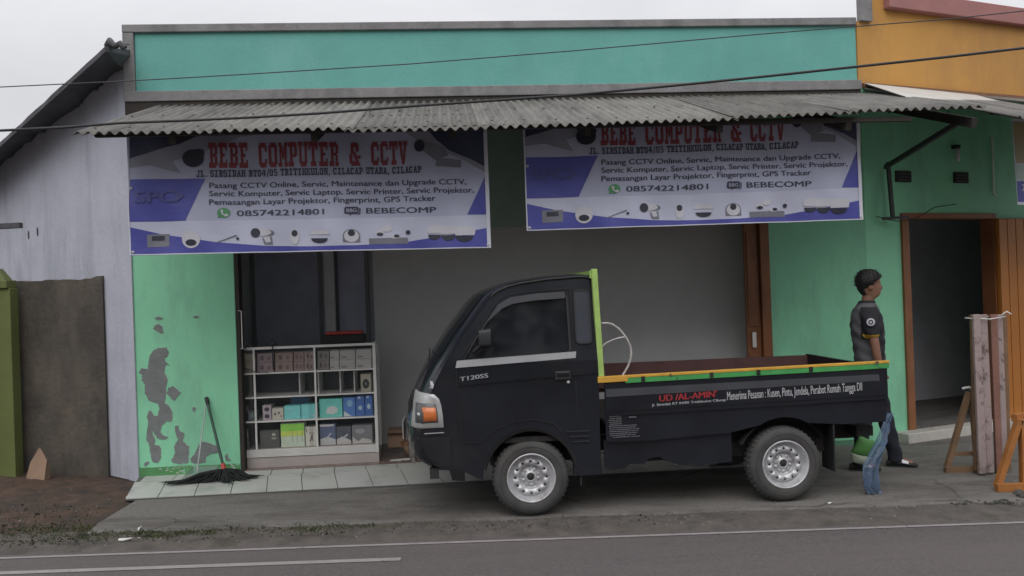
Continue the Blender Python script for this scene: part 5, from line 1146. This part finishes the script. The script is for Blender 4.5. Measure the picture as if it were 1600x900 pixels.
# head: rings (z, front, back, half width), x forward
HZ = 1.565
hr = [(0, .045, -.055, .052), (.02, .075, -.062, .058), (.045, .092, -.075, .064), (.07, .094, -.088, .069), (.10, .096, -.096, .073), (.13, .094, -.101, .076), (.16, .092, -.102, .077), (.19, .088, -.098, .075), (.215, .076, -.088, .069), (.238, .055, -.068, .055), (.252, .025, -.04, .034), (.257, .0, -.01, .01)]
def hring(z, f, b, w, n=28, grow=0):
    c_ = (f+b)/2; rx = (f-b)/2+grow; o = []
    for i in range(n):
        a = 2*PI*i/n; x = cos(a); y = sin(a); x = math.copysign(abs(x)**.85, x); y = math.copysign(abs(y)**.9, y); dx_ = 0
        u = abs(a if a < PI else 2*PI-a)
        if u < .34: # nose, brow, mouth, chin
            k = 1-u/.34; dx_ = .026*k*max(0, 1-abs(z-.092)/.026)+.012*k*max(0, 1-abs(z-.115)/.03)+.006*k*max(0, 1-abs(z-.052)/.012)+.006*k*max(0, 1-abs(z-.018)/.015)-.004*k*max(0, 1-abs(z-.07)/.008)
        if .3 < u < .75: dx_ -= .007*max(0, 1-abs(z-.125)/.016)
        o.append((c_+.02+x*rx+dx_, y*(w+grow), HZ+z))
    return o
head = MB(); zz_ = []
def lerp_r(z):
    for a, b in zip(hr, hr[1:]):
        if a[0] <= z <= b[0]: t = (z-a[0])/(b[0]-a[0]); return tuple(a[i]+(b[i]-a[i])*t for i in range(4))
    return hr[-1]
zl = [i*.0095 for i in range(27)]+[.257]
head.loft([hring(*lerp_r(z)) for z in zl], True, True, True)
HT = R(16)
def hturn(v):  # head turned on the neck, slight upward tilt
    x, y, z = v.x-.01, v.y, v.z-HZ; c_, s_ = cos(HT), sin(HT); return (x*c_-y*s_+.012, x*s_+y*c_, z+HZ)
for sg in (-1, 1):
    e = MB().lathe([(.0, -.006), (.012, -.008), (.022, -.002), (.026, .006), (.02, .01), (.0, .006)], (0, 0, 0), 'y', 12)
    head.join(e.map(lambda v: (.012+v.x*.8-.01, sg*(.079)+v.y*(1 if sg < 0 else -1)+(-.004*sg*0), HZ+.105+v.z*1.25)))
head.map(hturn)
# body skeleton: neck, torso, arms; hands with five fingers
body = MB()
arms = {-1: [(-.015,-.19,1.455), (.01,-.222,1.30), (.03,-.232,1.17), (.045,-.232,1.05), (.065,-.222,.94), (.07,-.218,.91)], 1: [(-.015,.19,1.455), (-.02,.225,1.30), (-.02,.235,1.17), (.0,.235,1.05), (.04,.23,.93), (.05,.23,.90)]}
def ering(z, cx_, rx, ry, n=24): return [(cx_+rx*cos(2*PI*i/n), ry*sin(2*PI*i/n), z) for i in range(n)]
body.loft([ering(.84, 0, .115, .15), ering(.95, -.005, .118, .155), ering(1.08, -.003, .105, .135), ering(1.22, -.008, .112, .145), ering(1.36, -.015, .115, .158), ering(1.43, -.018, .10, .15), ering(1.475, -.018, .08, .11), ering(1.505, -.01, .06, .064), ering(1.54, .0, .057, .058), ering(1.60, .012, .057, .057)], True, True, True)
for sg in (-1, 1):
    A_ = [Vector(a_) for a_ in arms[sg]]; body.tube([(A_[0].x, sg*.12, A_[0].z-.01)]+A_, [.04, .045, .041, .040, .037, .029, .026], 16)
    fx = .20 if sg > 0 else -.13
    body.tube([(0, sg*.085, .90), (fx*.32, sg*.10, .66), (fx*.52, sg*.105, .50), (fx*.72, sg*.11, .34), (fx*.95, sg*.114, .10), (fx, sg*.115, .04)], [.085, .07, .054, .052, .036, .036], 16)
    body.tube([(fx-.03, sg*.115, .045), (fx+.06, sg*.115, .035), (fx+.14, sg*.115, .028)], [.034, .036, .022], 12)
for sg in (-1, 1):
    w = Vector(arms[sg][-1]); fw = (Vector(arms[sg][-1])-Vector(arms[sg][-2])).normalized(); fwd = Vector((1, 0, 0)); fwd = (fwd-fw*fwd.dot(fw)).normalized(); out_ = fw.cross(fwd)
    palm = skinmesh([tuple(w), tuple(w+fw*.045), tuple(w+fw*.085)], [(0,1),(1,2)], [(.026,.018),(.040,.017),(.040,.014)], 2); body.join(palm)
    body.join(MB().loft([[w+fw*h+fwd*(a*hw)+out_*(b*.012) for a, b in ((-1,-.6),(0,-1),(1,-.6),(1,.6),(0,1),(-1,.6))] for h, hw in ((-.01,.022),(.03,.036),(.07,.041),(.09,.040))], True, True, True))
    for k, ln in enumerate((.062, .072, .068, .054)):
        b0_ = w+fw*.082+fwd*(.030-.020*k); cd_ = fw*.9-out_*.0; inn = Vector((0, -sg, 0))*.0+fwd*-.0
        curl = (Vector((0, -sg*1.0, 0))-fw*Vector((0, -sg*1.0, 0)).dot(fw)).normalized()
        p1_ = b0_+(fw*.97+curl*.2)*ln*.45; p2_ = p1_+(fw*.85+curl*.5)*ln*.32; p3_ = p2_+(fw*.6+curl*.8)*ln*.25
        body.join(skinmesh([tuple(b0_-fw*.02), tuple(b0_), tuple(p1_), tuple(p2_), tuple(p3_)], [(0,1),(1,2),(2,3),(3,4)], [.0092,.0095,.0088,.0082,.0072], 1))
    t0 = w+fw*.025+fwd*.030; body.join(skinmesh([tuple(t0-fwd*.02), tuple(t0), tuple(t0+fwd*.022+fw*.028), tuple(t0+fwd*.026+fw*.055)], [(0,1),(1,2),(2,3)], [.013,.0125,.011,.0085], 1))
body.join(head)
bo = part('body', place(remesh(body, .0065, 2), YAW), skin, PE)
# hair cap, follows the skull, off the face
hair = MB(); random.seed(8)
rg = []
for z in [.035+i*.0095 for i in range(23)]+[.262]:
    f_, b_, w_ = lerp_r(min(.256, z))[1:]; r_ = []
    for i in range(56):
        a = 2*PI*i/56; u = abs(a if a < PI else 2*PI-a); up_ = min(1, max(0, (z-.035)/.13)); g = .003+.021*up_**.7+random.uniform(-.0025, .0035)*(up_+.3)
        lim = 2.25 if z < .10 else (1.9 if z < .125 else (1.35 if z < .165 else (.95 if z < .185 else 0)))
        if u < lim: g = -.012
        elif u < lim+.2: g = min(g, .004)
        if z > .185 and u < .9: g = .010+.04*(z-.185)+random.uniform(-.002, .004)
        c_ = (f_+b_)/2; rx = (f_-b_)/2+g; x = cos(a); y = sin(a); x = math.copysign(abs(x)**.85, x); y = math.copysign(abs(y)**.9, y)
        r_.append((c_+.02+x*rx, y*(w_+g), HZ+z+(.010 if z > .24 else 0)+random.uniform(-.003, .003)))
    rg.append(r_)
hair.loft(rg, True, True, True)
for _ in range(1100):
    r_ = rg[random.randint(9, len(rg)-2)]; k = random.randint(0, 55); u = abs(k/56*2*PI if k < 28 else 2*PI-k/56*2*PI)
    if u < 1.0 and r_[0][2]-HZ < .19: continue
    p_ = Vector(r_[k]); o_ = (p_-Vector((.02, 0, HZ+.10))).normalized(); d_ = (Vector((random.gauss(.25, .4), random.gauss(0, .4), random.gauss(.1, .35)))+o_*.75).normalized(); t_ = o_.cross(d_).normalized()*.0022
    if t_.length < .001: continue
    hair.add([p_-t_-o_*.004, p_+t_-o_*.004, p_+d_*random.uniform(.012, .030)], [(0, 1, 2)])
hair.map(hturn)
part('hair', place(hair, YAW), hairm, PE)
# shirt: torso rings + sleeves
def tring(z, cx_, rx, ry, n=28): return [(cx_+rx*math.copysign(abs(cos(a))**.8, cos(a)), ry*math.copysign(abs(sin(a))**.8, sin(a)), z) for a in [2*PI*i/n for i in range(n)]]
shirt = MB().loft([tring(.86, -.0, .138, .178), tring(.93, .0, .135, .176), tring(1.05, -.003, .132, .168), tring(1.18, -.008, .140, .178), tring(1.32, -.015, .145, .195), tring(1.42, -.02, .130, .198), tring(1.475, -.02, .105, .170), tring(1.515, -.012, .078, .105), tring(1.545, .0, .064, .068)], True, True, True)
for sg in (-1, 1):
    A = arms[sg]; shirt.join(skinmesh([(-.015, sg*.12, 1.44), A[0], A[1], (A[2][0]*.5+A[1][0]*.5, A[2][1]*.6+A[1][1]*.4, 1.20)], [(0,1),(1,2),(2,3)], [.080, .080, .070, .066], 2))
so_m = remesh(shirt, .009, 3)
for v in so_m.v: # cloth folds
    k_ = .004*sin(v.z*55+v.x*22+3*sin(v.y*14))+.003*sin(v.z*31-v.y*40); l_ = Vector((v.x+.01, v.y, 0)); l_ = l_.normalized() if l_.length > 0 else l_; v += l_*k_
shirt_o = part('shirt', place(so_m, YAW), shirtm, PE)
def capsel(f, m_, nm, grow=.0025, lab=None):
    fs_ = [fc for fc in so_m.f if f(sum((RAW[i] for i in fc), Vector())/len(fc))]
    used = sorted({i for fc in fs_ for i in fc}); ix = {v: i for i, v in enumerate(used)}
    cc = [so_m.v[i] for i in used]
    nrm = {}
    for fc in so_m.f:
        if any(i in ix for i in fc):
            a, b, c = [so_m.v[i] for i in fc[:3]]; nn = (b-a).cross(c-a)
            for i in fc:
                if i in ix: nrm[i] = nrm.get(i, Vector())+nn
    return part(nm, MB().add([so_m.v[i]+(nrm[i].normalized() if nrm[i].length > 0 else nrm[i])*grow for i in used], [tuple(ix[i] for i in fc) for fc in fs_], True), m_, shirt_o, lab)
def unplace(v): x, y = v.x-PX, v.y-PY; return Vector((x*cos(YAW)+y*sin(YAW), -x*sin(YAW)+y*cos(YAW), v.z-PZ))
RAW = [unplace(v) for v in so_m.v]
capsel(lambda p: (abs(p.y) > .165 and p.z > 1.20 and p.x > -.075 and p.z < 1.49) or (p.x > .05 and p.z > .9 and abs(p.y) > .09), shirtb, 'black_sleeve_panel', .003)
capsel(lambda p: p.z > 1.525, shirtb, 'collar', .004)
capsel(lambda p: abs(p.y) > .185 and 1.195 < p.z < 1.245 and p.x > -.12, cuffy, 'yellow_cuff', .006)
# sleeve badge
bp = MB().lathe([(0, -.004), (.034, -.003), (.036, .0)], (0, 0, 0), 'y', 10, False).map(lambda v: (v.x+.0, -.302+v.y, v.z+1.36))
part('sleeve_badge', place(bp, YAW), bpale, shirt_o)
bp = MB().lathe([(.012, -.003), (.022, -.003)], (0, 0, 0), 'y', 10, False).map(lambda v: (v.x+.0, -.3065+v.y, v.z+1.36)); part('badge_ring', place(bp, YAW), shirtb, shirt_o)
# trousers
tro = MB().loft([tring(.80, 0, .13, .17), tring(.88, 0, .138, .178), tring(.96, 0, .132, .17)], True, True, True)
for sg in (-1, 1):
    fx = .20 if sg > 0 else -.13
    tro.join(MB().tube([(0, sg*.085, .92), (fx*.15, sg*.092, .80), (fx*.32, sg*.10, .66), (fx*.52, sg*.105, .50), (fx*.72, sg*.11, .34), (fx*.88, sg*.112, .18), (fx*.97, sg*.114, .085), (fx*1.0, sg*.115, .045)], [.10, .098, .088, .074, .068, .064, .064, .066], 20))
tm_ = remesh(tro, .011, 3)
for v in tm_.v: v.x += .004*sin(v.z*42+v.y*20)*(v.z < .8); v.y += .003*sin(v.z*33+v.x*25)
part('trousers', place(tm_, YAW), trousm, PE)
for sg in (-1, 1):
    fx = .20 if sg > 0 else -.13
    foot = [(-.085, .030, .050), (-.06, .040, .058), (.0, .042, .066), (.06, .046, .054), (.11, .050, .036), (.155, .046, .026), (.185, .030, .016)]
    sl_ = MB().loft([[(fx+x, sg*.115+hw*cos(a), max(.002, .002+h*(.5+.5*sin(a)) if sin(a) > 0 else .002+h*.5*(1+sin(a)))) for a in [2*PI*i/16 for i in range(16)]] for x, hw, h in foot], True, True, True)
    s2 = part('shoe', place(sl_, YAW), shoem, PE)
    stp = MB().loft([[(fx+dx_, sg*.115+(hw+.003)*cos(a), .006+(h+.004)*(.5+.5*sin(a))) for a in [PI*i/10 for i in range(11)]] for dx_, hw, h in ((.045, .045, .060), (.075, .048, .050), (.10, .050, .042))], False, True)
    part('strap', place(stp, YAW), bpale, s2)

# parcel and blue plastic sheet at the truck tail
gz = lambda x, y, d: fp(SITE, x, y, d)
D1 = -1.62
a = [gz(x, y, D1) for x, y in ((1345,683),(1368,690),(1362,714),(1329,706))]
b = [gz(x, y, D1-.001) for x, y in ((1329,706),(1362,714),(1352,727),(1331,721))]
pk = thing('packet', 'green and cream plastic packet hanging below the truck tail', 'packet', (a[2].x, D1, b[2].z))
def pad(pts, th, y):
    n = len(pts); cx_ = sum(p.x for p in pts)/n; cz_ = sum(p.z for p in pts)/n; rg = []
    for k, (sc, yy_) in enumerate(((.2, -.5), (.75, -.42), (.96, -.2), (1, 0), (.96, .2), (.75, .42), (.2, .5))):
        r_ = []
        for i in range(n):
            p, q_ = pts[i], pts[(i+1) % n]
            for t in (0, .25, .5, .75): x = p.x+(q_.x-p.x)*t; z = p.z+(q_.z-p.z)*t; r_.append((cx_+(x-cx_)*sc, y+th*yy_, cz_+(z-cz_)*sc+.003*sin(x*90)))
        rg.append(r_)
    return MB().loft(rg, True, True, True)
aa = [gz(x, y, D1) for x, y in ((1343,681),(1372,691),(1363,715),(1329,707))]
part('green_half', pad(aa, .05, D1), gpack, pk); part('cream_half', pad([gz(x, y, D1) for x, y in ((1328,707),(1364,715),(1356,728),(1332,722))],   .048, D1), wpack, pk)
bs = MB(); cl = [(1390,646,3), (1387,660,5), (1383,674,7), (1378,690,9), (1374,703,10), (1366,716,10), (1361,728,12), (1359,740,13), (1359,752,13), (1362,764,12), (1365,776,11), (1367,786,13)]
rg = []
for k, (x, y, hw) in enumerate(cl):
    dd = -1.98 if k > 3 else -1.7-.28*k/4; r_ = []
    for i in range(9):
        t = i/8-.5; p = gz(x+t*2*hw, y, dd); r_.append((p.x+random.uniform(-.006, .006), dd+.02*sin(t*13+k*.6)+random.uniform(-.018, .018), max(p.z, .012)+random.uniform(-.004, .004)))
    rg.append(r_)
bs.loft(rg, False, True)
for i in range(2): pass
bs.loft([[ (x, y+.006, z) for x, y, z in r_] for r_ in rg], False, True)
solo('plastic_sheet', bs, bluep, None, SITE, 'blue translucent plastic sheet trailing from the truck tail to the ground', 'plastic sheet')
# ================================================================== PLANK BUNDLE AND STANDS AT THE RIGHT
def wz(px, py, Yw): return onP(px, py, Vector((0, Yw, 0)), Vector((0, -1, 0)))
YB = onZ(1545, 742, 0).y
bd_ = thing('plank_bundle', 'upright bundle of flaking white and pink planks tied at the top by the doorway', 'planks', (wz(1545, 740, YB).x, YB, 0), WORLD)
for (tx0, tx1, bx0, bx1, m_, dy) in ((1516,1527,1522,1532,woodr,.05),(1529,1541,1541,1552,woodw,0),(1519,1530,1529,1541,woodw,-.03),(1546,1557,1556,1565,woodp,.02),(1556,1565,1565,1574,woodw,.04),(1562,1572,1570,1579,woodr,.07)):
    t0 = wz(tx0, 492, YB+dy); t1 = wz(tx1, 491, YB+dy); b0 = wz(bx0, 738-dy*60, YB+dy); b1 = wz(bx1, 738-dy*60, YB+dy); th = .035
    for p_ in (b0, b1): p_.z = max(.012, p_.z)
    part('plank', MB().add([(p_.x, p_.y-th/2, p_.z) for p_ in (b0, b1, t1, t0)]+[(p_.x, p_.y+th/2, p_.z) for p_ in (b0, b1, t1, t0)], [(0,1,2,3),(7,6,5,4),(1,0,4,5),(2,1,5,6),(3,2,6,7),(0,3,7,4)]), m_, bd_, bev=.004, rec=True)
tp = wz(1516, 494, YB); tq = wz(1568, 491, YB); rp = MB()
rp.tube([(tp.x-.005, YB-.03, tp.z-.02), ((tp.x+tq.x)/2, YB-.045, tp.z-.03), (tq.x+.005, YB-.02, tq.z-.02), (tq.x+.005, YB+.10, tq.z-.02), (tp.x-.005, YB+.08, tp.z-.02)], .006, 6, True)
rp.tube([(tq.x-.03, YB-.03, tq.z-.0), (tq.x+.0, YB-.05, tq.z+.025), (tq.x+.035, YB-.05, tq.z+.0)], .007, 6)
part('tie_rope', rp, scrap, bd_)
YS = onZ(1500, 736, 0).y-.02
sd_ = thing('trestle', 'small brown wooden triangular stand leaning against the plank bundle', 'wooden stand', (wz(1500, 735, YS).x, YS, 0), WORLD)
pa = wz(1514, 612, YS); pb = wz(1479, 731, YS); pc = wz(1528, 733, YS); pd = wz(1518, 615, YS)
for p_ in (pb, pc): p_.z = .03
part('leg', MB().beam(pb, pa, .05, .04), woodr, sd_); part('leg', MB().beam(pc, pd, .05, .04), woodr, sd_)
part('foot', MB().beam((pb.x-.03, YS-.03, .028), (pc.x+.03, YS-.03, .028), .05, .05), woodr, sd_); part('cross_rail', MB().beam((pb.x+.06, YS, .16), (pc.x, YS, .16), .04, .03), woodr, sd_)
part('knot', MB().tube([(pa.x-.06, YS, pa.z+.03), (pa.x-.01, YS-.03, pa.z+.045), (pa.x+.03, YS, pa.z+.01)], .012, 6), scrap, sd_)
YO = onZ(1580, 766, 0).y
so2 = thing('trestle', 'orange painted wooden trestle standing on rubble at the right edge', 'wooden stand', (wz(1580, 765, YO).x, YO, 0), WORLD)
ha = wz(1592, 656, YO); hb_ = wz(1558, 762, YO); hc = wz(1600, 762, YO); 
part('leg', MB().beam((hb_.x, YO, .03), (ha.x, YO, ha.z), .055, .045), woodo, so2); part('leg', MB().beam((ha.x+.02, YO, .03), (ha.x+.03, YO, ha.z), .055, .045), woodo, so2); part('leg', MB().beam((ha.x+.26, YO, .03), (ha.x+.06, YO, ha.z), .055, .045), woodo, so2)
part('foot', MB().beam((hb_.x-.03, YO-.04, .035), (ha.x+.3, YO-.04, .035), .05, .06), woodo, so2); part('top_rail', MB().beam((ha.x-.02, YO+.03, ha.z+.01), (ha.x+.6, YO+.3, ha.z+.02), .05, .06), woodo, so2)
rb2 = MB(); random.seed(31)
for _ in range(150):
    x = random.uniform(3.95, 5.2); chip(rb2, x, YO-.1+random.uniform(-.16, .14), .006, random.uniform(.012, .038))
for _ in range(40): chip(rb2, random.uniform(3.35, 4.0), 6.46+random.uniform(-.05, .04), -.004, random.uniform(.006, .02))
tag(solo('rubble', rb2, mat('dark_rubble', (.065, .065, .058), .95, .4, 8, .6, 40), (4.4, YO, 0), WORLD), 'dark heap of broken rubble under the orange trestle', 'rubble', kind='stuff')

# ================================================================== OVERHEAD CABLES
def cable(pts, Yw, r, m_, lab):
    P = [wz(x, y, Yw) for x, y in pts]; a = P[0]; b = P[-1]; d_ = (b-a); P = [a-d_*.6+Vector((0, 0, .25))]+P+[b+d_*.6+Vector((0, 0, .2))]
    solo('overhead_cable', MB().tube(P, r, 8), m_, None, WORLD, lab, 'cable', 'overhead cables')
cable([(0,204),(100,199),(190,192),(300,188),(400,183),(500,177),(640,166),(800,155),(900,148),(1050,134),(1180,121),(1340,104),(1480,89),(1600,75)], 5.2, .0085, cablem, 'thicker black overhead cable crossing in front of the awning')
cable([(0,136),(190,127),(300,121),(400,115),(640,100),(900,79),(1180,54),(1340,41),(1480,30),(1600,17)], 5.4, .0036, cablet, 'thin grey overhead wire crossing the teal parapet')
